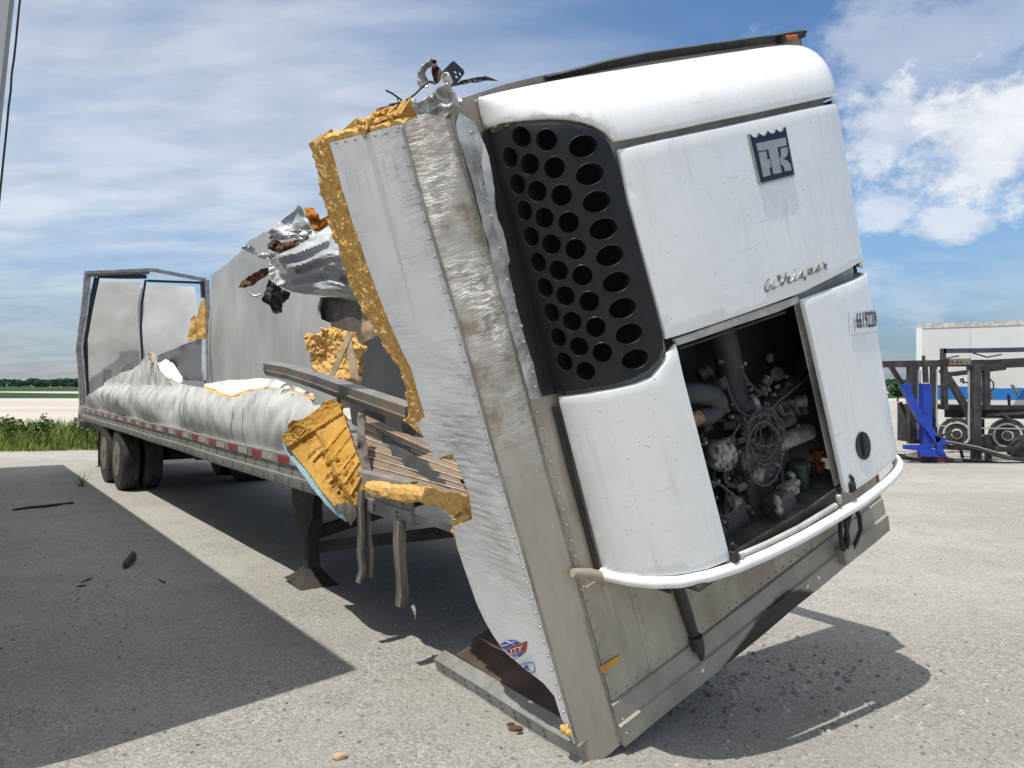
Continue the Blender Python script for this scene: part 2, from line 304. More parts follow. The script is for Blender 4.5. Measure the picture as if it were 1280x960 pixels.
M['chrome'] = pm('ram_steel', (0.5, 0.5, 0.5), None, 3, 0.3, 0.6)
M['box_white'] = pm('white_box_panel', (0.70, 0.70, 0.68), (0.64, 0.64, 0.62), 1.2, 0.5)
M['box_grey'] = pm('grey_box_panel', (0.50, 0.51, 0.515), (0.42, 0.43, 0.435), 1.2, 0.5)
M['sky_blue'] = pm('sky_blue_livery', (0.02, 0.17, 0.50), None, 2, 0.45)
M['grass'] = pm('rank_grass', (0.19, 0.25, 0.055), (0.11, 0.17, 0.035), 1.2, 0.8, spec=0.2, dirt=(0.20, 0.17, 0.07), dirt_amt=0.5)
M['leaf'] = pm('scrub_leaf', (0.09, 0.15, 0.04), (0.14, 0.21, 0.06), 3, 0.7, spec=0.25)
M['twig'] = pm('scrub_twig', (0.12, 0.09, 0.06), None, 3, 0.9)
M['far_veg'] = pm('far_vegetation', (0.045, 0.085, 0.032), (0.030, 0.060, 0.030), 0.05, 0.95, spec=0.05)
M['far_tree'] = pm('far_trees', (0.030, 0.055, 0.032), (0.020, 0.042, 0.030), 0.05, 0.95, spec=0.05)
M['sand'] = pm('pale_sand_flat', (0.50, 0.46, 0.40), (0.42, 0.385, 0.33), 0.08, 0.95, stretch=(0.3, 1, 1), spec=0.1)
M['pebble'] = pm('limestone_chip', (0.46, 0.44, 0.40), (0.32, 0.30, 0.27), 7, 0.95, spec=0.1)
M['pebble_dk'] = pm('dark_grit', (0.17, 0.155, 0.14), (0.25, 0.235, 0.21), 5, 0.95, spec=0.1)
M['tanstone'] = pm('tan_stone', (0.52, 0.36, 0.22), (0.44, 0.29, 0.17), 20, 0.9)
M['strap'] = pm('black_drain_strap', (0.018, 0.018, 0.018), (0.04, 0.038, 0.036), 6, 0.5)

# ------------------------------------------------------------------ frames and rays
class Frame:
    def __init__(s, O, X, Y, Z):
        s.O = Vector(O); s.M = Matrix((X, Y, Z)).transposed(); s.MT = s.M.transposed()
    def matrix(s):
        m = s.M.to_4x4(); m.translation = s.O; return m
    def loc(s, p): return s.MT @ (Vector(p) - s.O)
    def wor(s, p): return s.M @ Vector(p) + s.O
CAMP = Vector((0, 0, CAMH))
def ray(x, y): return Vector(((x - CX) / FPX, 1.0, -(y - CY) / FPX))
def at(x, y, Y): return CAMP + ray(x, y) * Y
def hit(fr, ax, val, x, y):
    A = fr.loc(CAMP); d = fr.MT @ ray(x, y); t = (val - A[ax]) / d[ax]; return A + d * t
# front section frame: u across the nose, v up the nose, w out towards the camera
FF = Frame((0.502, 3.5714, 0.0461), (0.7824, 0.5308, 0.3258), (-0.2565, -0.2022, 0.9452), (0.5676, -0.8230, -0.0220))
# trailer frame: s forward, b inboard from the near side, z up
TF = Frame((-6.45, 12.5, 0.0), (0.592, -0.806, 0), (0.806, 0.592, 0), (0, 0, 1))
WFR, HFR = 2.35, 2.98

# ------------------------------------------------------------------ object helpers
def thing(name, label, cat, frame=None, loc=None, group=None):
    o = bpy.data.objects.new(name, None); COL.objects.link(o); o.empty_display_size = 0.1
    if frame: o.matrix_world = frame.matrix()
    elif loc is not None: o.location = loc
    o['label'] = label; o['category'] = cat
    if group: o['group'] = group
    return o
def tag(o, label, cat, group=None):
    o['label'] = label; o['category'] = cat
    if group: o['group'] = group
    return o
def link_mesh(name, me, mat, parent=None, kind=None):
    o = bpy.data.objects.new(name, me); COL.objects.link(o)
    if mat is not None and not me.materials: me.materials.append(M[mat] if isinstance(mat, str) else mat)
    if parent is not None: o.parent = parent
    if kind: o['kind'] = kind
    return o
def finish(me, smooth=None):
    me.validate(); me.update()
    if smooth is not None:
        me.polygons.foreach_set('use_smooth', [True] * len(me.polygons)); me.set_sharp_from_angle(angle=math.radians(smooth))
class MB:
    def __init__(s): s.v = []; s.f = []
    def add(s, vs, fs):
        n = len(s.v); s.v += [tuple(p) for p in vs]; s.f += [tuple(i + n for i in f) for f in fs]; return s
    def box(s, c, size, rot=None):
        c = Vector(c); hx, hy, hz = (x / 2 for x in size)
        vs = [Vector((x, y, z)) for x in (-hx, hx) for y in (-hy, hy) for z in (-hz, hz)]
        if rot is not None: vs = [rot @ p for p in vs]
        return s.add([p + c for p in vs], [(0, 1, 3, 2), (4, 6, 7, 5), (0, 4, 5, 1), (2, 3, 7, 6), (0, 2, 6, 4), (1, 5, 7, 3)])
    def box8(s, pts): return s.add(pts, [(0, 1, 2, 3), (7, 6, 5, 4), (0, 4, 5, 1), (1, 5, 6, 2), (2, 6, 7, 3), (3, 7, 4, 0)])
    def beam(s, p0, p1, w, h, up=(0, 0, 1)):
        p0, p1 = Vector(p0), Vector(p1); d = (p1 - p0).normalized(); upv = Vector(up)
        a = d.cross(upv)
        if a.length < 1e-4: a = d.cross(Vector((1, 0, 0)))
        a.normalize(); b = a.cross(d).normalized()
        q = lambda p: [p - a * w / 2 - b * h / 2, p + a * w / 2 - b * h / 2, p + a * w / 2 + b * h / 2, p - a * w / 2 + b * h / 2]
        return s.box8(q(p0) + q(p1))
    def tube(s, pts, r, seg=8, cap=True):
        pts = [Vector(p) for p in pts]; n = len(pts); rr = r if isinstance(r, (list, tuple)) else [r] * n
        vs = []; ref = None
        for i, p in enumerate(pts):
            d = (pts[min(i + 1, n - 1)] - pts[max(i - 1, 0)]).normalized()
            if ref is None:
                ref = d.orthogonal().normalized()
            ref = (ref - d * ref.dot(d)); ref = ref.normalized() if ref.length > 1e-5 else d.orthogonal().normalized()
            b = d.cross(ref)
            for k in range(seg):
                a = 2 * math.pi * k / seg; vs.append(p + (ref * math.cos(a) + b * math.sin(a)) * rr[i])
        fs = []
        for i in range(n - 1):
            for k in range(seg):
                k2 = (k + 1) % seg; fs.append((i * seg + k, i * seg + k2, (i + 1) * seg + k2, (i + 1) * seg + k))
        if cap: fs += [tuple(reversed(range(seg))), tuple(range((n - 1) * seg, n * seg))]
        return s.add(vs, fs)
    def lathe(s, org, axis, prof, seg=24):
        """prof = [(radius, along)]"""
        org, axis = Vector(org), Vector(axis).normalized(); a = axis.orthogonal().normalized(); b = axis.cross(a)
        vs = []; n = len(prof)
        for (r, h) in prof:
            for k in range(seg):
                t = 2 * math.pi * k / seg; vs.append(org + axis * h + (a * math.cos(t) + b * math.sin(t)) * r)
        fs = []
        for i in range(n - 1):
            for k in range(seg):
                k2 = (k + 1) % seg; fs.append((i * seg + k, i * seg + k2, (i + 1) * seg + k2, (i + 1) * seg + k))
        if prof[0][0] > 1e-6: fs.append(tuple(reversed(range(seg))))
        if prof[-1][0] > 1e-6: fs.append(tuple(range((n - 1) * seg, n * seg)))
        return s.add(vs, fs)
    def dome(s, p, nrm, r, h, seg=8):
        return s.lathe(p, nrm, [(r, -0.001), (r * 0.86, h * 0.55), (r * 0.45, h * 0.92), (0.0004, h)], seg)
    def build(s, name, mat, parent=None, smooth=35, bevel=0, kind=None):
        me = bpy.data.meshes.new(name)
        if bevel:
            bm = bmesh.new(); vs = [bm.verts.new(p) for p in s.v]
            for f in s.f:
                try: bm.faces.new([vs[i] for i in f])
                except ValueError: pass
            bmesh.ops.recalc_face_normals(bm, faces=bm.faces)
            ed = [e for e in bm.edges if len(e.link_faces) == 2 and e.calc_face_angle(0) > 0.6]
            bmesh.ops.bevel(bm, geom=ed, offset=bevel, segments=2, affect='EDGES', profile=0.5)
            bm.to_mesh(me); bm.free()
        else:
            me.from_pydata(s.v, [], s.f)
            bm = bmesh.new(); bm.from_mesh(me); bmesh.ops.recalc_face_normals(bm, faces=bm.faces); bm.to_mesh(me); bm.free()
        finish(me, smooth); return link_mesh(name, me, mat, parent, kind)

def inside(p, poly):
    x, y = p; c = False; n = len(poly); j = n - 1
    for i in range(n):
        xi, yi = poly[i]; xj, yj = poly[j]
        if (yi > y) != (yj > y) and x < (xj - xi) * (y - yi) / (yj - yi) + xi: c = not c
        j = i
    return c
def segdist(p, a, b):
    ax, ay = a; dx, dy = b[0] - ax, b[1] - ay; l = dx * dx + dy * dy
    t = 0 if l == 0 else max(0, min(1, ((p[0] - ax) * dx + (p[1] - ay) * dy) / l))
    return math.hypot(p[0] - ax - t * dx, p[1] - ay - t * dy)
def polydist(p, poly): return min(segdist(p, poly[i - 1], poly[i]) for i in range(len(poly)))
def resample(poly, sp, closed=True, jag=0.0, seed=0):
    out = []; n = len(poly); rnd = random.Random(seed)
    for i in range(n if closed else n - 1):
        a = Vector(poly[i]); b = Vector(poly[(i + 1) % n]); L = (b - a).length; k = max(1, int(L / sp))
        nrm = Vector((-(b - a).y, (b - a).x)); nrm = nrm / L if L > 0 else nrm
        for j in range(k):
            q = a.lerp(b, j / k)
            if jag: q = q + nrm * rnd.uniform(-jag, jag)
            out.append((q.x, q.y))
    if not closed: out.append(tuple(poly[-1]))
    return out
def sheet_mesh(outline, lift, spacing, thick, holes=(), rnd=0.0, flip=False, smooth=35):
    """Triangulate a 2-D outline (with holes), lift every point to 3-D and give the sheet thickness.
    rnd rolls the rim back over that width, so that panels have rounded edges."""
    outline = [tuple(p) for p in outline]; A = sum(outline[i - 1][0] * outline[i][1] - outline[i][0] * outline[i - 1][1] for i in range(len(outline)))
    if A < 0: outline = outline[::-1]
    pts = [Vector(p) for p in outline]; edges = [(i, (i + 1) % len(outline)) for i in range(len(outline))]
    loops = [outline] + [list(h) for h in holes]
    for h in holes:
        n = len(pts); pts += [Vector(p) for p in h]; edges += [(n + i, n + (i + 1) % len(h)) for i in range(len(h))]
    if rnd:
        n = len(outline)
        for fr in (0.3, 1.0):
            for i in range(n):
                a = Vector(outline[i - 1]); b = Vector(outline[i]); c = Vector(outline[(i + 1) % n]); t = (c - a)
                if t.length == 0: continue
                q = b + Vector((-t.y, t.x)).normalized() * rnd * fr
                if inside(q, outline) and polydist(q, outline) > rnd * fr * 0.8: pts.append(q)
    x0 = min(p[0] for p in outline); x1 = max(p[0] for p in outline); y0 = min(p[1] for p in outline); y1 = max(p[1] for p in outline)
    j = random.Random(3); m = max(rnd * 1.2, spacing * 0.45)
    ny = int((y1 - y0) / spacing) + 1; nx = int((x1 - x0) / spacing) + 1
    for iy in range(ny + 1):
        for ix in range(nx + 1):
            q = (x0 + (ix + (0.5 if iy % 2 else 0)) * spacing + j.uniform(-.08, .08) * spacing, y0 + iy * spacing + j.uniform(-.08, .08) * spacing)
            if not inside(q, outline): continue
            if polydist(q, outline) < m: continue
            if any(inside(q, h) or polydist(q, h) < spacing * 0.3 for h in holes): continue
            pts.append(Vector(q))
    vs, es, fs, _, _, _ = delaunay_2d_cdt(pts, edges, [], 0, 1e-6)
    keep = []
    for f in fs:
        c = (sum(vs[i][0] for i in f) / len(f), sum(vs[i][1] for i in f) / len(f))
        if inside(c, outline) and not any(inside(c, h) for h in holes): keep.append(tuple(f))
    if flip: keep = [tuple(reversed(f)) for f in keep]
    P = [Vector(lift(v[0], v[1])) for v in vs]
    nr = [Vector((0, 0, 0)) for _ in P]
    for f in keep:
        q = (P[f[1]] - P[f[0]]).cross(P[f[2]] - P[f[0]])
        for i in f: nr[i] += q
    nr = [q.normalized() if q.length > 1e-12 else Vector((0, 0, 1)) for q in nr]
    if rnd:
        for i, v in enumerate(vs):
            d = polydist((v[0], v[1]), outline)
            if d < rnd: P[i] = P[i] - nr[i] * rnd * 0.8 * (1 - math.sqrt(max(0, 1 - (1 - d / rnd) ** 2)))
    n = len(P); V = P + [P[i] - nr[i] * thick for i in range(n)]; F = list(keep) + [tuple(i + n for i in reversed(f)) for f in keep]
    ec = {}
    for f in keep:
        for k in range(len(f)):
            a, b = f[k], f[(k + 1) % len(f)]; ec[(a, b)] = 1
    for (a, b) in ec:
        if (b, a) not in ec: F.append((b, a, a + n, b + n))
    me = bpy.data.meshes.new('sheet'); me.from_pydata([tuple(p) for p in V], [], F); finish(me, smooth); return me
def sheet(name, outline, lift, spacing, thick, mat, parent=None, kind=None, **k):
    me = sheet_mesh(outline, lift, spacing, thick, **k); me.name = name; return link_mesh(name, me, mat, parent, kind)
def circle(c, r, n=16, ry=None, rot=0):
    ry = ry or r; o = []
    for i in range(n):
        t = 2 * math.pi * i / n; x, y = r * math.cos(t), ry * math.sin(t)
        o.append((c[0] + x * math.cos(rot) - y * math.sin(rot), c[1] + x * math.sin(rot) + y * math.cos(rot)))
    return o
def nz(p, s=1.0, seed=0.0): return noise.noise(Vector((p[0] * s + seed, p[1] * s + seed * 1.7, (p[2] if len(p) > 2 else 0) * s - seed)))
def fold(x, y, s, seed):
    a = noise.noise(Vector((x * s + seed, y * s, seed))); b = noise.noise(Vector((x * s * 2.7, y * s * 2.7 + seed, seed * 2)))
    return (1 - 2 * abs(a)) * 0.6 + (1 - 2 * abs(b)) * 0.25
def text_mesh(body, name, mat, parent, fn, bold=0.0):
    """text laid on a surface: fn(x in 0..1, y in 0..1) -> 3-D point"""
    cu = bpy.data.curves.new(name, 'FONT'); cu.body = body; cu.resolution_u = 3; cu.offset = bold
    ob = bpy.data.objects.new(name, cu); COL.objects.link(ob)
    bpy.context.view_layer.update()
    me = bpy.data.meshes.new_from_object(ob.evaluated_get(bpy.context.evaluated_depsgraph_get()))
    bpy.data.objects.remove(ob); bpy.data.curves.remove(cu)
    xs = [v.co.x for v in me.vertices]; ys = [v.co.y for v in me.vertices]; x0, x1, y0, y1 = min(xs), max(xs), min(ys), max(ys)
    for v in me.vertices: v.co = fn((v.co.x - x0) / (x1 - x0), (v.co.y - y0) / (y1 - y0))
    me.materials.clear(); me.name = name; me.update(); return link_mesh(name, me, mat, parent)

# ------------------------------------------------------------------ the setting
def build_ground():
    b = MB(); xs = [-2500, -300, -60, -20, -8, 0, 8, 20, 60, 300, 2500]; ys = [-400, -20, -4, 2, 6, 12, 20, 40, 120, 600, 4000]
    n = len(xs); vs = [(x, y, 0) for y in ys for x in xs]; fs = [(j * n + i, j * n + i + 1, (j + 1) * n + i + 1, (j + 1) * n + i) for j in range(len(ys) - 1) for i in range(n - 1)]
    g = b.add(vs, fs).build('ground', 'ground', smooth=None); g['kind'] = 'structure'
    def strip(name, poly, z, mat):
        me = bpy.data.meshes.new(name); me.from_pydata([(x, y, z) for x, y in poly], [], [tuple(range(len(poly)))]); finish(me)
        o = link_mesh(name, me, mat); o['kind'] = 'structure'
    strip('sand_flat', [(-900, 32), (-3, 32), (20, 60), (60, 90), (-900, 92)], 0.006, 'sand')
    # raised green levee bands and far ground cover
    def berm(name, y0, y1, h, x0, x1, mat, seed):
        mb = MB(); nx = 90; prof = [(0, 0), (0.25, 0.8), (0.5, 1.0), (0.75, 0.85), (1, 0)]; vs = []; fs = []
        for i in range(nx + 1):
            x = x0 + (x1 - x0) * i / nx
            for (t, k) in prof: vs.append((x, y0 + (y1 - y0) * t, h * k * (0.8 + 0.5 * noise.noise(Vector((x * 0.07, t * 3, seed)))) - 0.02))
        m = len(prof)
        for i in range(nx):
            for j in range(m - 1): fs.append((i * m + j, (i + 1) * m + j, (i + 1) * m + j + 1, i * m + j + 1))
        o = mb.add(vs, fs).build(name, mat, smooth=80); o['kind'] = 'structure'
    berm('grass_bank', 92, 130, 0.45, -500, 200, 'far_veg', 1.0)
    strip('sand_flat_beyond', [(-900, 130), (400, 130), (400, 175), (-900, 175)], 0.012, 'sand')
    berm('grass_bank', 175, 420, 0.5, -900, 700, 'far_veg', 4.0)
build_ground()

def leaf_cloud(mb, c, rad, n, size, rnd, squash=1.0):
    for _ in range(n):
        while True:
            q = Vector((rnd.uniform(-1, 1), rnd.uniform(-1, 1), rnd.uniform(-1, 1)))
            if 0.2 < q.length < 1: break
        p = Vector(c) + Vector((q.x * rad, q.y * rad, q.z * rad * squash)); s = size * rnd.uniform(0.6, 1.4)
        a = Vector((rnd.gauss(0, 1), rnd.gauss(0, 1), rnd.gauss(0, 0.7))).normalized(); b = a.orthogonal().normalized() * s * 0.45
        mb.add([p - a * s * 0.5, p + b, p + a * s * 0.6, p - b], [(0, 1, 2, 3)])
def build_far_trees():
    rnd = random.Random(5); mb = MB()
    for i in range(420):
        x = rnd.uniform(-520, 420); y = rnd.uniform(430, 560); h = rnd.uniform(2.6, 5.6)
        w = rnd.uniform(3, 7)
        for k in range(3):
            cx, cy, cz = x + rnd.uniform(-w, w), y + rnd.uniform(-3, 3), h * rnd.uniform(0.35, 0.72); r = h * rnd.uniform(0.3, 0.5)
            seg = 7; vs = [(cx, cy, cz + r)]; fs = []
            for lv, (zz, rr) in enumerate(((0.55, 0.8), (-0.1, 1.0), (-0.9, 0.8))):
                for q in range(seg):
                    a = 2 * math.pi * q / seg; e = rr * r * rnd.uniform(0.75, 1.35) * 1.2; vs.append((cx + e * math.cos(a), cy + e * math.sin(a), max(0, cz + zz * r + rnd.uniform(-.3, .3) * r)))
            for q in range(seg): fs.append((0, 1 + q, 1 + (q + 1) % seg))
            for lv in range(2):
                for q in range(seg): a0 = 1 + lv * seg; fs.append((a0 + q, a0 + seg + q, a0 + seg + (q + 1) % seg, a0 + (q + 1) % seg))
            mb.add(vs, fs)
    for i in range(9000):
        x = rnd.uniform(-520, 420); y = rnd.uniform(428, 470); z = rnd.uniform(0, 4.8) ** 1.0; s = rnd.uniform(0.5, 1.3)
        a = Vector((rnd.gauss(0, 1), rnd.gauss(0, 1), rnd.gauss(0, 1))).normalized(); b = a.orthogonal() * s * 0.7; p = Vector((x, y, z * 0.8))
        mb.add([p - a * s, p + b, p + a * s, p - b], [(0, 1, 2, 3)])
    o = mb.build('distant_treeline', 'far_tree', smooth=None, kind='stuff')
    o['label'] = 'dark green treeline along the far horizon behind the flats'; o['category'] = 'trees'
build_far_trees()

def build_grass():
    rnd = random.Random(11); mb = MB()
    def blade(x, y, h):
        a = rnd.uniform(0, 2 * math.pi); w = 0.012 + 0.01 * rnd.random(); l = h * rnd.uniform(0.1, 0.6); b = rnd.uniform(0, 2 * math.pi)
        dx, dy = math.cos(a) * w, math.sin(a) * w; ex, ey = math.cos(b) * l, math.sin(b) * l
        mb.add([(x - dx, y - dy, 0), (x + dx, y + dy, 0), (x + dx * .7 + ex * .4, y + dy * .7 + ey * .4, h * .65), (x - dx * .7 + ex * .4, y - dy * .7 + ey * .4, h * .65), (x + ex, y + ey, h)], [(0, 1, 2, 3), (3, 2, 4)])
    n = 0
    while n < 26000:
        x = rnd.uniform(-24, 3); y = 19.3 + (rnd.random() ** 1.3) * 7.5
        e = 19.6 + 0.8 * noise.noise(Vector((x * 0.5, 0, 3)))
        if y < e: continue
        k = noise.noise(Vector((x * 0.35, y * 0.5, 0))); edge = min(1, (y - e) / 1.0)
        blade(x, y, (0.22 + 0.35 * rnd.random() + 0.25 * max(0, k)) * (0.3 + 0.7 * edge)); n += 1
    o = mb.build('verge_grass', 'grass', smooth=None, kind='stuff'); o['label'] = 'rank green grass along the edge of the yard'; o['category'] = 'grass'
    # soil under the grass
    me = bpy.data.meshes.new('verge_soil'); pts = [(-40, 27.5), (-40, 19.9)] + [(x, 19.7 + 0.8 * noise.noise(Vector((x * 0.5, 0, 3))) + 0.15 * rnd.random()) for x in [i * 0.6 - 40 for i in range(1, 72)]] + [(3.5, 27.5)]
    me.from_pydata([(x, y, 0.005) for x, y in pts], [], [tuple(range(len(pts)))]); finish(me)
    so = link_mesh('verge_soil', me, pm('verge_soil', (0.20, 0.17, 0.10), (0.11, 0.12, 0.05), 1.5, 0.95, spec=0.1)); so['kind'] = 'structure'
    spots = [(-13.6, 21.6, 0.95, 0.8, 'tall leafy shrub at the left border of the photo'), (-12.4, 22.6, 0.85, 0.7, 'low loose shrub just right of the leftmost shrub'),
             (-11.6, 21.8, 1.0, 0.75, 'bushy shrub in the middle of the grass verge'), (-10.8, 22.4, 1.05, 0.9, 'dense shrub left of the trailer rear bumper'),
             (-9.9, 21.4, 0.9, 0.8, 'shrub hard against the trailer rear bumper')]
    for (x, y, h, r, lab) in spots:
        h *= 0.72; r *= 0.85
        t = thing('verge_shrub', lab, 'shrub', loc=(x, y, 0), group='shrubs on the grass verge')
        st = MB(); lf = MB()
        for k in range(9):
            a = rnd.uniform(0, 6.28); l = rnd.uniform(0.3, r); tip = Vector((math.cos(a) * l, math.sin(a) * l * 0.7, h * rnd.uniform(0.65, 1.12)))
            st.tube([(0, 0, -0.02), tip * 0.5 + Vector((0, 0, 0.1)), tip], [0.014, 0.009, 0.004], 5)
            for q in range(5):
                leaf_cloud(lf, tip * (0.45 + 0.14 * q), 0.13, 17, 0.085, rnd)
        st.build('stem', 'twig', t); lf.build('foliage', 'leaf', t, smooth=None)
build_grass()

def build_pebbles():
    rnd = random.Random(21)
    def chip(mb, x, y, r):
        vs = []; a0 = rnd.uniform(0, 6.28)
        for k in range(5):
            a = a0 + k * 1.2566; e = r * rnd.uniform(0.7, 1.2); vs.append((x + e * math.cos(a), y + e * math.sin(a), 0.0))
        for k in range(5):
            a = a0 + 0.4 + k * 1.2566; e = r * rnd.uniform(0.4, 0.75); vs.append((x + e * math.cos(a), y + e * math.sin(a), r * rnd.uniform(0.45, 0.9)))
        mb.add(vs, [(k, (k + 1) % 5, 5 + (k + 1) % 5, 5 + k) for k in range(5)] + [(5, 6, 7, 8, 9)])
    a, b = MB(), MB()
    for i in range(20000):
        Y = 3.1 + 11 * rnd.random() ** 2.2; X = rnd.uniform(-0.75, 0.75) * Y
        r = 0.003 + 0.010 * rnd.random() ** 4
        dens = noise.noise(Vector((X * 0.8, Y * 0.8, 2)))
        if rnd.random() > 0.55 + dens: continue
        chip(a if rnd.random() < 0.72 else b, X, Y, r)
    for i in range(900):                                   # loose rubble shaken out under the nose
        t = rnd.gauss(0, 1); X = 1.5 + 0.45 * rnd.gauss(0, 1); Y = 4.5 + 0.35 * rnd.gauss(0, 1)
        chip(a if rnd.random() < 0.7 else b, X, Y, 0.005 + 0.020 * rnd.random() ** 3)
    o = a.build('pale_gravel', 'pebble', smooth=None, kind='stuff'); o['label'] = 'pale loose limestone chips strewn over the yard'; o['category'] = 'gravel'
    o = b.build('dark_gravel', 'pebble_dk', smooth=None, kind='stuff'); o['label'] = 'darker grit strewn over the yard'; o['category'] = 'gravel'
build_pebbles()
exec_order = True
#@@NEXT
# ------------------------------------------------------------------ torn-off nose of the trailer
NOSE = thing('trailer_nose', 'snapped-off front end of the white trailer, tipped onto one corner', 'trailer wreck', FF)
def px_uv(x, y, w=0.0): p = hit(FF, 2, w, x, y); return (p.x, p.y)
def px_side(x, y, u=-0.19): p = hit(FF, 0, u, x, y); return (p.z, p.y)        # (w, v) on the near side skin

def build_nose():
    # front wall behind the unit
    out = resample([(0, 0.02), (WFR, 0.02), (WFR, HFR), (1.2, HFR), (0.55, HFR - 0.005), (0.30, HFR - 0.02), (0.06, HFR - 0.05), (0, 2.88)], 0.12)
    fw = sheet('front_wall', out, lambda u, v: (u, v, -0.002 + 0.006 * nz((u, v), 2.5, 3) * min(1, max(0, v - 0.6))), 0.14, 0.07, 'front_low', NOSE)
    # lower plates, lapped over each other
    vtop = 0.80
    segs = [(0.012, 0.275, 0.006), (0.268, 0.86, 0.010), (0.852, 1.62, 0.006), (1.612, 2.335, 0.010)]
    for (a, b, w) in segs:
        MB().box(((a + b) / 2, (0.225 + vtop) / 2, w - 0.004), (b - a, vtop - 0.225, 0.008)).build('lower_plate', 'front_low', fw)
    ch = MB()
    prof = [(0.0, 0.0), (0.0, 0.030), (0.105, 0.034), (0.112, 0.020), (0.215, 0.018), (0.222, 0.004), (0.222, -0.06), (0.0, -0.06)]
    vs = []; ns = 24
    for i in range(ns + 1):
        u = 0.004 + (WFR - 0.008) * i / ns
        for (v, w) in prof: vs.append((u, v + 0.004 * nz((u * 3, v), 1, 2), w + 0.006 * nz((u * 2, v * 3), 1.3, 9)))
    k = len(prof); fs = [(i * k + j, (i + 1) * k + j, (i + 1) * k + (j + 1) % k, i * k + (j + 1) % k) for i in range(ns) for j in range(k)] + [tuple(range(k)), tuple(reversed(range(ns * k, (ns + 1) * k)))]
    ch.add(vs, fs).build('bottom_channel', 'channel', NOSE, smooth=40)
    rv = MB()
    for i in range(34): rv.dome((0.05 + i * 0.068, 0.245, 0.010), (0, 0, 1), 0.0065, 0.005)
    for (a, b, w) in segs[1:]:
        for i in range(8): rv.dome((a + 0.022, 0.28 + i * 0.068, w), (0, 0, 1), 0.0065, 0.005)
    for i in range(38): rv.dome((0.028, 0.06 + i * 0.075, 0.008 if 0.225 < 0.06 + i * 0.075 < 0.8 else (0.034 if i < 2 else 0.004)), (0, 0, 1), 0.0065, 0.006)
    for i in range(4): rv.dome((0.235 + i * 0.05, 2.875, 0.002), (0, 0, 1), 0.010, 0.008)
    for (u, v) in ((0.19, 2.80), (0.245, 2.795), (0.13, 2.91), (0.46, 2.92)): rv.dome((u, v, 0.002), (0, 0, 1), 0.010, 0.008)
    rv.build('rivets', 'rivet', fw, kind='stuff')
    # wide corner post
    def post(t, v):
        c = max(0, min(1, (v - 1.3) / 0.5)); bul = 0.014 * (1 - (2 * t - 1) ** 2)
        d = c * (0.010 * fold(t * 0.5, v * 3, 2.3, 5) + 0.004 * nz((t * 3, v * 22), 1, 2)) * (1 - (2 * t - 1) ** 4)
        n = Vector((-0.25, 0, 0.97)) * (bul + d)
        bend = 0.012 * nz((0, v), 1.1, 8) * min(1, v)
        return Vector((-0.19 * t + bend, v, -0.05 * t)) + n
    po = resample([(0, 0.0), (0.5, -0.012), (1, 0.012), (1, 2.885), (0.5, 2.90), (0, 2.86)], 0.06)
    sheet('corner_post', po, lambda t, v: post(t, v), 0.05, 0.012, 'post', NOSE, smooth=50, flip=True)
    rv = MB()
    for i in range(40): v = 0.05 + i * 0.0725; rv.dome(Vector((-0.196, v, -0.082 - 0.006 * nz((v, 0), 2, 1))), (-1, 0, 0.1), 0.0075, 0.007)
    rv.build('rivets', 'rivet', NOSE, kind='stuff')
    sm = MB()                                                       # lap seams on both sides of the post
    sm.tube([post(1.0, v) + Vector((-0.004, 0, 0)) for v in [0.02 + 0.095 * i for i in range(31)]], 0.0065, 6)
    sm.tube([post(0.0, v) + Vector((0.002, 0, 0.003)) for v in [0.02 + 0.095 * i for i in range(31)]], 0.0065, 6)
    sm.build('seam_strip', 'rail_dirty', NOSE)
    # crumpled flange between post and unit, upper half
    fo = [(0.004, 1.70), (0.06, 1.68), (0.075, 1.9), (0.088, 2.2), (0.082, 2.45), (0.105, 2.62), (0.10, 2.75), (0.09, 2.84), (0.03, 2.88), (0.004, 2.84)]
    def flan(u, v): return (u, v, 0.007 + (0.004 + 0.16 * u) * (fold(u * 2, v * 1.2, 3.2, 7) * min(1, (v - 1.66) * 1.6) + 0.4 * nz((u, v), 14, 4)))
    sheet('crumpled_flange', resample(fo, 0.05, jag=0.006), flan, 0.028, 0.004, 'flange', NOSE, smooth=60)
    rv = MB()
    for i in range(17):
        u, v = 0.055 + 0.012 * nz((0, i), 1.3, 2), 1.74 + i * 0.066; p = flan(u, v); rv.dome(p, (0, 0, 1), 0.0085, 0.008)
    rv.build('rivets', 'rivet', NOSE, kind='stuff')
    # peeled strip of bright trim beside the grille
    pp = [(605, 178), (611, 195), (616, 222), (618, 262), (632, 300), (636, 320), (628, 312), (617, 280), (609, 240), (603, 205)]
    def trim(x, y):
        p = hit(FF, 2, 0.055 + 0.03 * math.sin((y - 178) / 142 * math.pi), x, y); return p
    sheet('peeled_trim', resample(pp, 8), trim, 6, 0.003, 'alu_bright', NOSE, smooth=60, flip=True)

    # near side skin, torn along its rear edge
    torn = [(411, 179), (419, 205), (425, 228), (434, 256), (441, 280), (452, 308), (460, 335), (470, 362), (481, 392), (495, 424), (507, 449), (514, 463), (520, 485), (526, 505), (531, 521), (522, 529),
            (531, 549), (543, 575), (556, 570), (565, 568), (574, 585), (580, 600), (587, 620), (591, 649), (567, 658), (573, 688), (579, 707), (587, 729), (597, 757), (606, 776), (616, 793), (630, 813), (653, 833), (680, 854), (693, 870), (702, 898), (714, 922)]
    edge = [px_side(*p) for p in torn]
    out = edge + [(-0.052, 0.02), (-0.052, 2.885), px_side(*torn[0])]
    out = resample(out[:-1], 0.035)
    def skin(w, v):
        d = 0.007 * nz((w, v), 1.3, 4) + 0.002 * nz((w * 1.2, v * 3), 3.0, 8)
        if v > 2.83: d += 0.0
        return (-0.19 - d * min(1, (-w - 0.05) * 8), v, w)
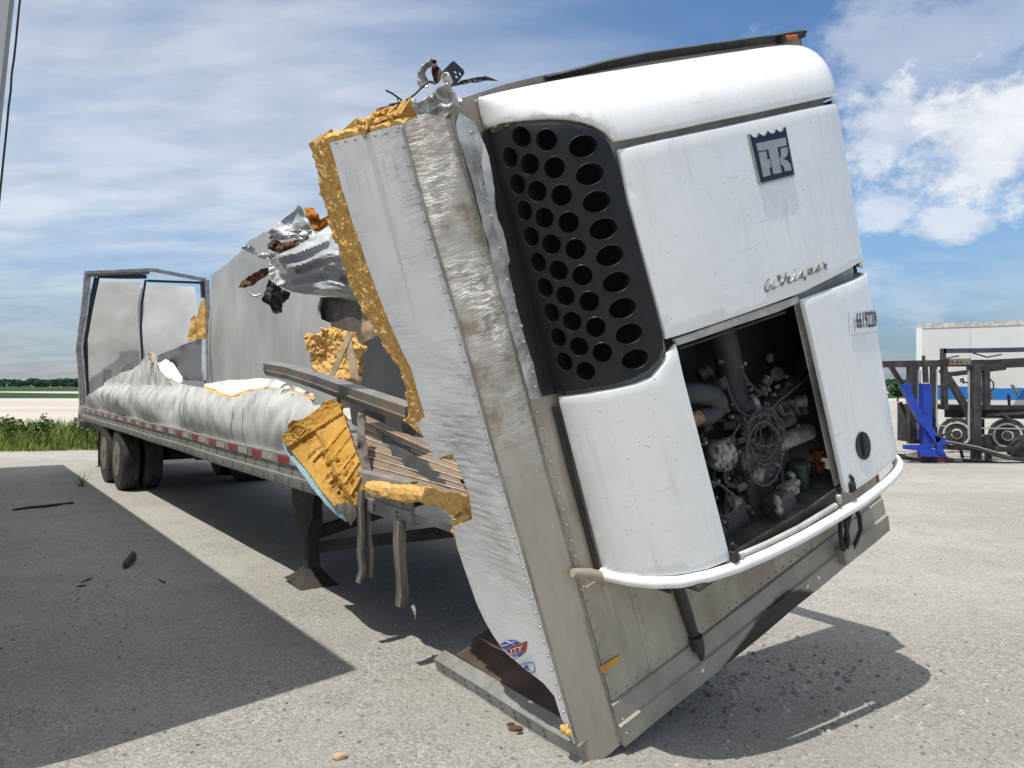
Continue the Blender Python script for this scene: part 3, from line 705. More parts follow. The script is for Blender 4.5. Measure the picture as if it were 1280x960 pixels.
    sk = sheet('side_skin', out, skin, 0.045, 0.004, 'side_skin', NOSE, smooth=50)
    # foam left standing behind the skin: shows as a ragged band along the tear
    rnd = random.Random(4)
    widths = [0.26, 0.27, 0.29, 0.31, 0.315, 0.31, 0.31, 0.30, 0.28, 0.22, 0.19, 0.16, 0.16, 0.20, 0.20, 0.19, 0.06, 0.02, 0.05, 0.07, 0.06, 0.05, 0.04, 0.04, 0.07, 0.05, 0.04, 0.04, 0.035, 0.03, 0.03, 0.03, 0.01, 0.0, -0.01, -0.01, -0.01]
    outer = []
    for (w, v), k in zip(edge, widths): outer.append((w - k + rnd.uniform(-0.012, 0.012), v + rnd.uniform(-.01, .01)))
    inner = [(w + 0.07, v) for (w, v) in edge if w + 0.07 < -0.07]
    fo = [(-0.08, 2.93), (outer[0][0] + 0.01, 3.03)] + outer[:32] + list(reversed(inner[:31]))
    fo = resample(fo, 0.012, jag=0.005, seed=2)
    def foam(w, v):
        p = Vector((w, v, 0))
        return (-0.178 + 0.012 + 0.011 * noise.noise(p * 22) + 0.008 * noise.noise(p * 60) + 0.006 * noise.noise(p * 130) - 0.010 * abs(noise.noise(p * 9)), v + 0.008 * noise.noise(p * 30 + Vector((3, 3, 3))), w + 0.010 * noise.noise(p * 26))
    sheet('insulation_foam', fo, foam, 0.0115, 0.075, 'foam', NOSE, smooth=None)
    # ledge of foam along the top of the side skin
    mb = MB(); vs = []; fs = []; n = 46
    for i in range(n + 1):
        w = -0.06 - 0.74 * i / n; v = 2.875 + 0.115 * i / n
        for (du, dv) in ((0.010, -0.01), (0.006, 0.018), (0.03, 0.034), (0.09, 0.03), (0.10, -0.03), (0.012, -0.03)):
            q = Vector((w * 22, du * 22, dv * 22)); vs.append((-0.186 + du + 0.006 * noise.noise(q), v + dv + 0.014 * noise.noise(q + Vector((5, 1, 2))), w + 0.01 * noise.noise(q * 0.7)))
    for i in range(n):
        for j in range(6): fs.append((i * 6 + j, i * 6 + (j + 1) % 6, (i + 1) * 6 + (j + 1) % 6, (i + 1) * 6 + j))
    fs += [tuple(range(6)), tuple(reversed(range(n * 6, n * 6 + 6)))]
    mb.add(vs, fs).build('foam_ledge', 'foam', NOSE, smooth=None)
    rv = MB()
    for i in range(7): w = -0.10 - i * 0.092; rv.dome((-0.195, 2.862 + 0.112 * (-w - 0.06) / 0.74, w), (-1, 0, 0), 0.008, 0.006)
    rv.build('rivets', 'rivet', sk, kind='stuff')
    # builder's plate decals, cut through by the tear
    def onskin(x, y, e=0.003): p = hit(FF, 0, -0.19, x, y); q = skin(p.z, p.y); return Vector((q[0] - e, q[1], q[2]))
    def dec(name, pts, mat, e, sc=12.0, org=(610, 780)):
        P = [(org[0] + a / sc, org[1] + b / sc) for a, b in pts]
        return sheet(name, resample(P, 2.0), lambda x, y: onskin(x, y, e), 3, 0.0015, mat, sk, flip=True)
    dec('globe_decal', [(195, 325), (215, 290), (250, 262), (290, 245), (340, 236), (400, 235), (450, 250), (490, 275), (380, 325), (262, 378)], 'dec_blue', 0.004)
    dec('globe_decal', [(352, 468), (450, 440), (545, 405), (552, 430), (505, 475), (455, 500), (400, 517)], 'dec_blue', 0.004)
    dec('banner_decal', [(268, 388), (380, 330), (490, 284), (600, 250), (590, 340), (572, 428), (540, 398), (430, 425), (318, 446)], 'dec_red', 0.005)
    for ln in ([(215, 320), (300, 300), (380, 262), (430, 245)], [(290, 246), (350, 258), (420, 300)], [(440, 455), (450, 470), (470, 495)], [(360, 480), (430, 492)]):
        MB().tube([onskin(610 + a / 12, 780 + b / 12, 0.0065) for a, b in ln], 0.0016, 5).build('globe_line', 'dec_white', sk)
    def quad(fnp, c):
        def f(x, y):
            tl, tr, br, bl = c; a = (tl[0] + (tr[0] - tl[0]) * x, tl[1] + (tr[1] - tl[1]) * x); b = (bl[0] + (br[0] - bl[0]) * x, bl[1] + (br[1] - bl[1]) * x)
            return fnp(b[0] + (a[0] - b[0]) * y, b[1] + (a[1] - b[1]) * y)
        return f
    cr = lambda a, b: (610 + a / 12, 780 + b / 12)
    text_mesh('LITY', 'maker_lettering', 'dec_white', sk, quad(lambda x, y: onskin(x, y, 0.0085), (cr(292, 390), cr(555, 292), cr(545, 380), cr(318, 440))), 0.02)
    text_mesh('R', 'maker_lettering', 'dec_blue', sk, quad(lambda x, y: onskin(x, y, 0.005), (cr(552, 615), cr(625, 605), cr(650, 695), cr(580, 690))), 0.03)
    MB().tube([onskin(*cr(a, b), 0.005) for a, b in ((505, 600), (580, 578), (660, 568), (690, 580), (715, 650), (715, 700), (690, 715), (640, 712))], 0.0022, 5).build('decal_outline', 'dec_blue', sk)

    # bottom side rail and dark brown floor lying on the ground
    mb = MB(); prof = [(-0.235, -0.005), (-0.225, -0.005), (-0.222, 0.022), (-0.205, 0.030), (-0.203, 0.105), (-0.120, 0.118), (-0.120, 0.110), (-0.190, 0.098), (-0.192, 0.012)]
    vs = []; ns = 16; k = len(prof)
    for i in range(ns + 1):
        w = -0.03 - 1.37 * i / ns; dv = -0.035 * i / ns + 0.004 * nz((w, 0), 3, 1)
        for (u, v) in prof: vs.append((u + 0.01 * nz((w, v), 2, 5), v + dv, w))
    fs = [(i * k + j, (i + 1) * k + j, (i + 1) * k + (j + 1) % k, i * k + (j + 1) % k) for i in range(ns) for j in range(k)] + [tuple(range(k)), tuple(reversed(range(ns * k, (ns + 1) * k)))]
    r = mb.add(vs, fs).build('bottom_rail', 'alu', NOSE, smooth=30)
    rv = MB()
    for i in range(9):
        for q in (0.05, 0.082):
            w = -0.30 - i * 0.125; rv.dome((-0.203 + 0.01 * nz((w, q), 2, 5), q - 0.035 * (-w - 0.03) / 1.37, w), (-1, 0, 0), 0.008, 0.005)
    rv.build('rivets', 'black', r, kind='stuff')
    fl = MB()
    for i in range(7):
        u0 = -0.118 + i * 0.155
        MB().box((u0 + 0.0755, 0.085 - 0.012 * (i % 2) * 0.3, -0.66 - 0.03 * ((i * 37) % 5)), (0.150, 0.03, 1.20)).build('floor_plank', 'plank_dark', NOSE)
    # crumb of foam at the corner and inner lining seen through the tear
    mb = MB()
    for (x, y, r_) in ((706, 912, 0.022), (711, 916, 0.018), (703, 909, 0.014)):
        p = hit(FF, 0, -0.215, x, y); vs = []
        mb.lathe(p, (-0.4, 0.6, 0.2), [(0.001, -r_), (r_ * .8, -r_ * .5), (r_, 0.1 * r_), (r_ * .6, r_ * .7), (0.001, r_)], 7)
    mb.build('foam_crumb', 'foam', NOSE, smooth=None)
    MB().box((1.1, 1.5, -0.115), (2.3, 2.86, 0.02)).build('inner_lining', 'liner_dark', NOSE)
    MB().box((2.37, 1.45, -0.60), (0.03, 2.85, 1.15)).build('far_side_wall', 'ply_brown', NOSE)
    # right corner post with tape, roof edge, marker lamp
    mb = MB(); mb.add([(WFR, 0.0, 0.004), (WFR + 0.045, 0.0, -0.05), (WFR + 0.045, HFR, -0.05), (WFR, HFR, 0.004), (WFR, 0.0, -0.06), (WFR, HFR, -0.06)], [(0, 1, 2, 3), (1, 4, 5, 2), (0, 4, 1), (3, 2, 5), (0, 3, 5, 4)])
    rp = mb.build('corner_post', 'rail_dirty', NOSE)
    MB().box((WFR - 0.01, 0.33, 0.012), (0.022, 0.14, 0.006)).build('reflective_tape', 'red_tape', rp)
    mb = MB(); n = 26; vs = []; fs = []
    for i in range(n + 1):
        u = 0.50 + (WFR + 0.03 - 0.50) * i / n; y = 2.945 + 0.020 * min(1, i / 9) + 0.004 * nz((u * 5, 0), 1, 3)
        th = 0.012 + 0.018 * min(1, i / 6)
        for (dv, dw) in ((0, 0.012), (th, 0.03), (th + 0.012, 0.0), (th, -0.3), (0, -0.3)): vs.append((u, y + dv, dw))
    for i in range(n):
        for j in range(5): fs.append((i * 5 + j, i * 5 + (j + 1) % 5, (i + 1) * 5 + (j + 1) % 5, (i + 1) * 5 + j))
    fs += [tuple(range(5)), tuple(reversed(range(n * 5, n * 5 + 5)))]
    mb.add(vs, fs).build('roof_edge', 'black', NOSE)
    p = hit(FF, 2, 0.04, 988, 47.5); lm = MB(); lm.box(p, (0.10, 0.028, 0.03)); lamp = lm.build('marker_lamp', 'amber', NOSE, bevel=0.008)
    MB().box(p + Vector((-0.065, 0.0, -0.01)), (0.03, 0.034, 0.04)).build('lamp_base', 'black', lamp)
    # amber stripe sticker, black drain strap, air lines with their holder
    a = [px_uv(x, y, 0.012) for x, y in ((749, 834), (774, 819), (775, 825), (752, 841))]
    sheet('amber_sticker', resample(a, 0.02), lambda u, v: (u, v, 0.0145), 0.02, 0.002, 'dec_amber', fw)
    P = [hit(FF, 2, 0.03, x, y) for x, y in ((838, 700), (848, 735), (858, 765), (866, 790), (872, 806))]
    mb = MB(); mb.tube(P, [0.030, 0.030, 0.030, 0.026, 0.020], 8)
    q = hit(FF, 2, 0.035, 870, 800); mb.lathe(q, (0, 1, 0), [(0.02, -0.06), (0.034, -0.05), (0.036, 0.02), (0.022, 0.03)], 10)
    mb.lathe(hit(FF, 2, 0.05, 876, 815), (0.2, 1, 0), [(0.012, -0.04), (0.018, -0.02), (0.018, 0.03), (0.01, 0.05)], 8)
    mb.build('drain_strap', 'strap', NOSE, smooth=50)
    hm = MB()
    for path in (((1052, 640), (1050, 660), (1052, 680), (1056, 690)), ((1058, 636), (1057, 655), (1060, 672), (1058, 690)), ((1066, 630), (1074, 645), (1076, 662), (1070, 678), (1064, 688)), ((1068, 628), (1062, 645), (1058, 665), (1056, 684))):
        P = [hit(FF, 2, 0.06 + 0.04 * math.sin(i), x, y) for i, (x, y) in enumerate(path)]
        S = []
        for i in range(len(P) - 1):
            for t in (0, 0.33, 0.66): S.append(P[i].lerp(P[i + 1], t))
        hm.tube(S + [P[-1]], 0.013, 8)
    hm.build('air_hose', 'black', NOSE, smooth=60)
    c = hit(FF, 2, 0.05, 1056, 692); MB().box(c, (0.10, 0.10, 0.07)).build('hose_holder', 'rail_dirty', NOSE, bevel=0.01)
    for x, y in ((878, 838), (1023, 722), (1009, 733)): MB().lathe(hit(FF, 2, 0.036, x, y), (0, 0, 1), [(0.011, -0.002), (0.011, 0.003)], 10).build('drain_hole', 'dec_white', NOSE)

    # crumpled metal on the near top corner
    C4 = lambda a, b: (490 + a / 6, 60 + b / 6)
    def px_sheet(name, pts, conv, depth, sp, mat, parent=NOSE, thick=0.004, jag=0.0, amp=0.05, fs=0.05, seed=1, smooth=55, tilt=(0, 0), rough=0):
        P = [conv(*p) for p in pts]; cx = sum(p[0] for p in P) / len(P); cy = sum(p[1] for p in P) / len(P)
        def L(x, y):
            Y = depth + tilt[0] * (x - cx) + tilt[1] * (y - cy) + amp * fold(x, y, fs, seed) + (rough * noise.noise(Vector((x * 0.6, y * 0.6, seed))) if rough else 0)
            return FF.loc(at(x, y, Y))
        return sheet(name, resample(P, sp, jag=jag, seed=seed), L, sp, thick, mat, parent, smooth=smooth, flip=True)
    px_sheet('crumpled_bracket', [(155, 435), (240, 390), (300, 340), (350, 300), (420, 265), (470, 330), (545, 415), (470, 465), (400, 500), (350, 535), (280, 545), (215, 562), (185, 500)], C4, 2.93, 1.5, 'alu_bright', amp=0.09, fs=0.035, seed=3, tilt=(0.001, 0.001))
    px_sheet('twisted_scrap', [(190, 270), (195, 185), (232, 130), (300, 80), (328, 92), (300, 130), (255, 160), (245, 200), (270, 240), (272, 290), (215, 305)], C4, 3.02, 1.5, 'alu_bright', amp=0.05, fs=0.06, seed=6)
    px_sheet('twisted_scrap', [(300, 82), (330, 95), (335, 125), (375, 170), (352, 255), (318, 268), (308, 205), (296, 150)], C4, 3.0, 2.0, 'rust', amp=0.05, fs=0.09, seed=9)
    px_sheet('roof_scrap', [(468, 285), (520, 245), (600, 225), (700, 210), (740, 222), (795, 246), (700, 246), (600, 258), (520, 275)], C4, 3.05, 2.5, 'black', amp=0.04, fs=0.06, seed=2)
    hol = [circle(C4(*c), 2.2, 10) for c in ((480, 180), (515, 191), (489, 214), (465, 194))]
    plate = resample([C4(*p) for p in ((365, 192), (452, 102), (466, 98), (538, 165), (545, 190), (478, 280), (445, 288), (380, 215))], 3)
    fl = lambda x, y: FF.loc(at(x, y, 2.98 + 0.002 * (x - 566)))
    pl = sheet('punched_plate', plate, fl, 3, 0.010, 'navy', NOSE, holes=hol[:3], flip=True)
    k = MB(); c = FF.loc(at(*C4(408, 225), 2.95)); d = FF.MT @ Vector((-0.3, -1, 0.2)); k.lathe(c, d, [(0.016, -0.03), (0.018, -0.01), (0.018, 0.012), (0.011, 0.018), (0.010, 0.005)], 14)
    k.build('bolt_boss', 'alu_bright', NOSE)
    wr = MB()
    for path in (((310, 255), (285, 250), (215, 305), (170, 350), (120, 385), (60, 412), (-20, 425)), ((-45, 318), (0, 340), (45, 372), (90, 405)), ((280, 255), (320, 268), (350, 255))):
        wr.tube([FF.loc(at(*C4(*p), 3.02)) for p in path], 0.004, 6)
    wr.build('loose_wire', 'black', NOSE)
    C3 = lambda a, b: (380 + a / 3, 60 + b / 3)
    px_sheet('foam_scrap', [(205, 308), (225, 278), (270, 240), (310, 222), (345, 215), (352, 268), (300, 290), (250, 300)], C3, 3.12, 2.5, 'foam', amp=0.06, fs=0.09, seed=5, thick=0.04, jag=0.6, smooth=None, rough=0.02)
    px_sheet('foam_scrap', [(352, 212), (372, 225), (402, 250), (398, 276), (378, 282), (356, 270)], C3, 3.0, 2.0, 'foam', amp=0.03, fs=0.1, seed=8, thick=0.04, jag=0.5, smooth=None, rough=0.02)
    px_sheet('rust_scrap', [(200, 310), (228, 272), (290, 222), (345, 208), (330, 232), (270, 262), (240, 290)], C3, 3.2, 2.5, 'rust', amp=0.05, fs=0.09, seed=15, jag=0.5)
    px_sheet('crumpled_bracket', [(345, 270), (380, 200), (420, 190), (440, 270), (425, 300), (380, 298)], C3, 3.02, 2.2, 'flange', amp=0.05, fs=0.1, seed=11)

    # shredded roof and far-wall sheet hanging behind the near side
    C7 = lambda a, b: (290 + a / 5.3333, 240 + b / 5.3333)
    main = [(248, 475), (262, 450), (290, 430), (350, 398), (420, 370), (530, 300), (640, 230), (740, 260), (800, 520), (880, 740), (780, 718), (700, 702), (580, 690), (480, 680), (400, 665), (300, 622), (262, 590), (248, 545)]
    P = [C7(*p) for p in main]
    cre = [[C7(*q) for q in l] for l in (((390, 505), (520, 470), (700, 425)), ((450, 525), (545, 480), (660, 440)), ((560, 640), (700, 665), (840, 700)), ((420, 600), (520, 585), (640, 560), (760, 590)), ((330, 430), (450, 400), (620, 330)), ((640, 520), (720, 545), (800, 620)))]
    def Lm(x, y):
        cz = 0
        for i, l in enumerate(cre):
            dd = min(segdist((x, y), l[j], l[j + 1]) for j in range(len(l) - 1)); cz += (0.075 if i % 2 else -0.065) * max(0, 1 - dd / 6.5)
        tcy = 328 + (x - 337) * -0.04; q = max(-1, min(1, (y - tcy) / 46)); bul = 0.26 * math.sqrt(max(0, 1 - q * q))
        end = max(0, 1 - (x - 336) / 14) ** 2 * 0.28
        return FF.loc(at(x, y, 6.15 - bul + end + cz + 0.035 * fold(x * 0.35, y * 1.5, 0.04, 3) - 0.0045 * (x - 337)))
    sheet('torn_skin_roll', resample(P, 3), Lm, 2.0, 0.005, 'alu_sheet', NOSE, smooth=30, flip=True)
    px_sheet('folded_end', [(246, 478), (262, 450), (292, 434), (340, 470), (396, 512), (386, 560), (335, 622), (300, 622), (262, 592), (246, 550)], C7, 5.83, 2, 'liner_white', amp=0.06, fs=0.06, seed=14, smooth=30)
    px_sheet('torn_skin_flap', [(240, 270), (300, 218), (360, 165), (420, 122), (440, 85), (465, 100), (478, 130), (530, 252), (450, 262), (350, 275), (262, 292)], C7, 6.6, 3, 'alu_sheet', amp=0.12, fs=0.03, seed=2)
    px_sheet('foam_scrap', [(478, 112), (510, 104), (545, 108), (565, 140), (570, 195), (612, 172), (640, 190), (600, 225), (540, 252), (520, 215)], C7, 6.45, 3, 'orangefoam', amp=0.1, fs=0.05, seed=4, thick=0.05, jag=0.5, smooth=None)
    px_sheet('foil_scrap', [(243, 305), (260, 285), (300, 272), (380, 262), (470, 250), (540, 258), (575, 275), (582, 300), (520, 315), (480, 342), (455, 345), (420, 300), (360, 318), (300, 322), (260, 318)], C7, 6.3, 1.5, 'alu_bright', amp=0.10, fs=0.06, seed=5)
    px_sheet('rust_scrap', [(238, 345), (265, 322), (290, 310), (330, 338), (400, 325), (500, 310), (590, 288), (580, 318), (500, 350), (420, 382), (360, 395), (310, 412), (270, 390), (238, 380)], C7, 6.36, 2.5, 'rust', amp=0.12, fs=0.07, seed=6, jag=0.5)
    px_sheet('foil_scrap', [(55, 372), (90, 362), (140, 358), (168, 395), (190, 405), (300, 408), (285, 440), (268, 458), (180, 440), (150, 415), (100, 395)], C7, 6.2, 1.5, 'alu_bright', amp=0.08, fs=0.06, seed=8)
    px_sheet('rust_scrap', [(42, 638), (60, 600), (90, 575), (150, 540), (200, 510), (243, 508), (243, 550), (190, 585), (140, 620), (90, 637)], C7, 6.1, 2.5, 'rust', amp=0.08, fs=0.08, seed=10, jag=0.6)
    px_sheet('hanging_liner', [(248, 580), (300, 622), (345, 650), (390, 670), (375, 712), (337, 745), (333, 775), (335, 803), (300, 810), (268, 800), (258, 762), (225, 745), (198, 718), (212, 680), (228, 645)], C7, 6.15, 2.5, 'liner_brown', amp=0.10, fs=0.07, seed=12, jag=0.5)
    wr = MB(); wr.tube([FF.loc(at(*C7(*p), 6.1)) for p in ((98, 645), (105, 665), (130, 688), (160, 695), (195, 682))], 0.009, 6); wr.build('loose_wire', 'alu_bright', NOSE)
M['orangefoam'] = pm('burnt_orange_foam', (0.52, 0.20, 0.035), (0.35, 0.11, 0.02), 9, 0.9, 0, 0.6, 40, 0.02, spec=0.1)
M['liner_brown'] = pm('dark_brown_liner', (0.060, 0.050, 0.040), (0.035, 0.030, 0.026), 5, 0.8, 0, 0.3, 20, 0.02)
build_nose()

# ------------------------------------------------------------------ refrigeration unit on the nose
UC, UA, UD = 1.10, 0.97, 0.45
PROF = []
for i in range(121):
    t = math.pi / 2 * i / 120; PROF.append((UC - UA * math.cos(t) ** (2 / 3.0), UD * math.sin(t) ** (2 / 3.0)))
for i in range(1, 121):
    t = math.pi / 2 * i / 120; PROF.append((UC + UA * math.sin(t) ** (2 / 5.0), UD * max(0, math.cos(t)) ** (2 / 5.0)))
# even out the steps: resample by arc length
def _even(P, n):
    acc = [0]
    for i in range(1, len(P)): acc.append(acc[-1] + math.hypot(P[i][0] - P[i - 1][0], P[i][1] - P[i - 1][1]))
    out = []; j = 0
    for k in range(n + 1):
        s = acc[-1] * k / n
        while j < len(acc) - 2 and acc[j + 1] < s: j += 1
        t = (s - acc[j]) / max(1e-9, acc[j + 1] - acc[j]); out.append((P[j][0] + (P[j + 1][0] - P[j][0]) * t, P[j][1] + (P[j + 1][1] - P[j][1]) * t))
    return out, acc[-1]
PROF, SLEN = _even(PROF, 300)
DS = SLEN / 300
def prof(s):
    k = max(0, min(299.999, s / DS)); i = int(k); t = k - i
    a, b = PROF[i], PROF[i + 1]; i0 = max(0, i - 3); i1 = min(300, i + 4)
    tx, ty = PROF[i1][0] - PROF[i0][0], PROF[i1][1] - PROF[i0][1]; l = math.hypot(tx, ty)
    return a[0] + (b[0] - a[0]) * t, a[1] + (b[1] - a[1]) * t, -ty / l, tx / l
VT0, VT1 = 2.61, 2.925
def lift(s, v, off=0.0):
    u, w, nu, nw = prof(s); k = 1.0
    if v > VT0: q = min(1, (v - VT0) / (VT1 - VT0)); k = max(0.0, 1 - q ** 2.4) ** (1 / 2.4)
    return Vector((u + nu * off, v, (w + nw * off) * k + (0.02 if k < 1 else 0) * (1 - k)))
CL = FF.loc(CAMP)
def sv(x, y):
    """photo pixel -> (arc length, height) on the unit's curved face"""
    d = FF.MT @ ray(x, y); best = None; near = None
    for i in range(300):
        (u0, w0), (u1, w1) = PROF[i], PROF[i + 1]; ex, ey = u1 - u0, w1 - w0; den = d.x * ey - d.z * ex
        cr = abs((u0 - CL.x) * d.z - (w0 - CL.z) * d.x)
        if near is None or cr < near[0]: near = (cr, i, ((u0 - CL.x) * d.x + (w0 - CL.z) * d.z) / (d.x * d.x + d.z * d.z))
        if abs(den) < 1e-12: continue
        t = ((u0 - CL.x) * ey - (w0 - CL.z) * ex) / den; r = ((u0 - CL.x) * d.z - (w0 - CL.z) * d.x) / den
        if 0 <= r <= 1 and t > 0 and (best is None or t < best[0]): best = (t, (i + r) * DS)
    if best is None: best = (near[2], near[1] * DS)
    return best[1], CL.y + d.y * best[0]
UNIT = thing('refrigeration_unit', 'white curved refrigeration unit with black honeycomb grille on the tipped trailer nose', 'cooling unit', FF)
def build_unit():
    def panel(name, pts, mat, off=0.0, sp=0.05, th=0.014, rnd=0.010, holes=(), parent=UNIT, raw=False, step=0.03, smooth=40):
        o = pts if raw else [sv(*p) for p in pts]
        return sheet(name, resample(o, step), lambda s, v: lift(s, v, off), sp, th, mat, parent, holes=holes, rnd=rnd, smooth=smooth)
    SR = SLEN - 0.33                                               # where the right door edge turns the corner
    s0 = 0.012
    # top cap
    low = [sv(*p) for p in ((612, 159), (625, 154), (640, 151), (665, 147), (690, 145), (712, 146), (730, 150), (745, 156), (757, 164), (768, 177), (800, 171), (850, 161), (900, 150), (950, 140), (1000, 129))]
    vr = low[-1][1]
    cap = [(0.0, 2.80)] + low[0:1] + low[1:] + [(SLEN - 0.40, vr + 0.0), (SLEN - 0.01, vr)] + [(SLEN - 0.01, VT1 - 0.002), (0.0, VT1 - 0.002)]
    sheet('top_cap', resample(cap, 0.03), lambda s, v: lift(s, v, 0.004), 0.032, 0.012, 'white', UNIT, rnd=0.012, smooth=60)
    # honeycomb grille
    gr = [(0.0, 2.785)] + [sv(*p) for p in ((615, 166), (640, 158), (665, 153), (690, 151), (712, 152), (730, 156), (744, 162), (755, 170), (764, 182), (770, 200), (785, 255), (800, 310), (815, 366), (829, 420), (830, 435), (824, 450), (810, 464), (790, 474), (765, 481), (740, 485), (715, 489))] + [(0.0, 1.685)]
    cols = [[(729, 183), (737, 216), (743, 249), (752, 283), (761, 317), (769, 351), (777, 384), (786, 417), (794, 449)],
            [(684, 175), (694, 209), (703, 244), (711, 278), (719, 311), (727, 345), (736, 377), (745, 409), (753, 441)],
            [(653, 171), (665, 206), (671, 240), (679, 273), (687, 306), (695, 339), (704, 370), (714, 402), (722, 433), (732, 464)],
            [(638, 197), (646, 231), (653, 264), (662, 297), (671, 329), (679, 360), (688, 392), (697, 423), (706, 452)]]
    holes = []; cups = MB(); floor_ = MB()
    for ci, c in enumerate(cols):
        S = [sv(*p) for p in c]; sm = sum(a for a, _ in S) / len(S); v0, v1 = S[0][1], S[-1][1]
        for i in range(len(c)):
            v = v0 + (v1 - v0) * i / (len(c) - 1); sx = S[0][0] + (S[-1][0] - S[0][0]) * i / (len(c) - 1)
            rx = 0.058 if ci == 0 else 0.042; ry = 0.042
            h = circle((sx, v), rx, 20, ry, 0.0); holes.append(h)
            # cup: slightly tapered wall and a floor
            ring = lambda k, off: [lift(sx + (a - sx) * k, v + (b - v) * k, off) for a, b in h]
            n = len(h); tilt = 0.0
            V = ring(1.0, 0.003) + ring(0.95, -0.012) + ring(0.90, -0.05); cen = lift(sx, v, -0.052)
            cups.add(V, [(a * n + k, a * n + (k + 1) % n, (a + 1) * n + (k + 1) % n, (a + 1) * n + k) for a in (0, 1) for k in range(n)])
            floor_.add(ring(0.91, -0.050) + [cen], [(k, (k + 1) % n, n) for k in range(n)])
    g = sheet('grille', resample(gr, 0.03), lambda s, v: lift(s, v, 0.0), 0.04, 0.012, 'grille', UNIT, holes=holes, rnd=0.008, smooth=40)
    sheet('grille_skirt', resample([(0.075, 1.69), (0.150, 1.68), (0.150, 2.80), (0.112, 2.79), (0.085, 2.6), (0.07, 2.3), (0.06, 2.0)], 0.06), lambda u, v: (u, v, 0.010 + 0.012 * max(0, (u - 0.08) / 0.07)), 0.06, 0.006, 'grille', UNIT)
    cups.build('grille_cells', 'grille', g, smooth=40); floor_.build('cell_floors', 'hole_shade', g, smooth=40)
    rims = MB()
    for h in holes: 
        P = [lift(a, b, 0.001) for a, b in h]; rims.tube(P + [P[0]], 0.0026, 5, cap=False)
    rims.build('cell_rims', 'grille', g, smooth=60)
    # upper centre door
    rt = [(SLEN - 0.47, 2.585), (SLEN - 0.47, 1.72)]
    a = [sv(*p) for p in ((773, 187), (800, 180), (900, 159), (1000, 137))]; b = [sv(*p) for p in ((1003, 366), (960, 382), (900, 403), (845, 421), (833, 424))]
    du = a + [(SLEN - 0.445, a[-1][1] - 0.005), (SLEN - 0.445, b[0][1] + 0.012)] + b + [sv(817, 366), sv(802, 312), sv(787, 255)]
    panel('upper_door', du, 'white', 0.004, 0.05, raw=True, rnd=0.014)
    # narrow right-hand side panels round the corner
    panel('corner_panel', [(SLEN - 0.438, 2.585), (SLEN - 0.02, 2.585), (SLEN - 0.02, 1.735), (SLEN - 0.438, 1.735)], 'white', 0.0, 0.04, raw=True)
    # lower left wrap-round panel
    wl = [(0.03, 1.668)] + [sv(*p) for p in ((720, 494), (745, 490), (770, 486), (795, 480), (815, 472), (830, 455), (837, 440), (846, 430), (855, 470), (870, 528), (885, 586), (900, 645), (914, 700), (885, 712), (850, 719), (820, 721), (790, 720))] + [(0.03, 0.845)]
    panel('lower_left_panel', wl, 'white', 0.003, 0.05, raw=True, rnd=0.013)
    # lower right door with its latch
    tl = sv(1003, 374); bl = sv(1056, 610); rb = sv(1070, 612)
    rd = [tl, (SLEN - 0.47, tl[1] - 0.035), (SLEN - 0.20, tl[1] - 0.045), (SLEN - 0.20, 0.75), (SLEN - 0.36, 0.70), rb, sv(1060, 616), bl, sv(1042, 545), sv(1028, 482), sv(1014, 420)]
    dr = panel('lower_right_door', rd, 'white', 0.006, 0.05, raw=True, rnd=0.013)
    hs, hv = sv(1077, 557); hd = circle((hs, hv), 0.062, 22, 0.075, 0.3)
    la = sheet('door_latch', hd, lambda s, v: lift(s, v, 0.012 - 0.006 * (1 - min(1, math.hypot((s - hs) / 0.062, (v - hv) / 0.075)))), 0.02, 0.008, 'grille', dr, smooth=60)
    sheet('latch_paddle', resample([(hs - 0.012, hv - 0.055), (hs + 0.042, hv - 0.03), (hs + 0.04, hv + 0.05), (hs + 0.0, hv + 0.062)], 0.02), lambda s, v: lift(s, v, 0.018), 0.02, 0.006, 'black', la, rnd=0.004)
    # backing shell with the engine opening cut out
    op = [sv(*p) for p in ((838, 420), (1004, 366), (1060, 622), (906, 708))]
    shell = [(0.02, 0.80), (SLEN - 0.02, 0.74), (SLEN - 0.02, 2.70), (0.02, 2.78)]
    sheet('inner_shell', resample(shell, 0.06), lambda s, v: lift(s, min(v, 2.6) if v < 2.6 else v, -0.058), 0.07, 0.006, 'lip', UNIT, holes=[resample(op, 0.05)], smooth=40)
    # edge gasket on the left, dark gaps
    gk = MB(); gk.tube([lift(0.012, v, 0.004) + Vector((-0.012, 0, 0.002)) for v in [0.83 + 0.1 * i for i in range(9)]], 0.012, 8); gk.build('edge_gasket', 'black', UNIT)
    # opening lip above and sill below
    lp = [sv(*p) for p in ((846, 424), (900, 405), (960, 384), (1001, 370), (1002, 378), (975, 390), (920, 408), (850, 432))]
    sheet('opening_lip', resample(lp, 0.04), lambda s, v: lift(s, v, -0.012), 0.05, 0.02, 'lip', UNIT, rnd=0.004)
    se = MB(); se.tube([lift(*sv(x, y), -0.016) for x, y in ((852, 436), (900, 420), (950, 402), (985, 390))], 0.005, 6); se.build('lip_seal', 'black', UNIT)
    # engine compartment
    bay = MB(); U0, U1, V0, V1, W0 = 0.30, 1.93, 0.70, 2.05, 0.03
    bay.box(((U0 + U1) / 2, (V0 + V1) / 2, W0 - 0.008), (U1 - U0, V1 - V0, 0.012)); bay.box((U1 - 0.1, (V0 + V1) / 2, 0.16), (0.012, V1 - V0, 0.26)); bay.box((U0, (V0 + V1) / 2, 0.14), (0.012, V1 - V0, 0.22))
    bay.box(((U0 + U1) / 2, V1, 0.19), (U1 - U0 - 0.2, 0.012, 0.34))
    bay.build('engine_bay', 'cavity', UNIT)
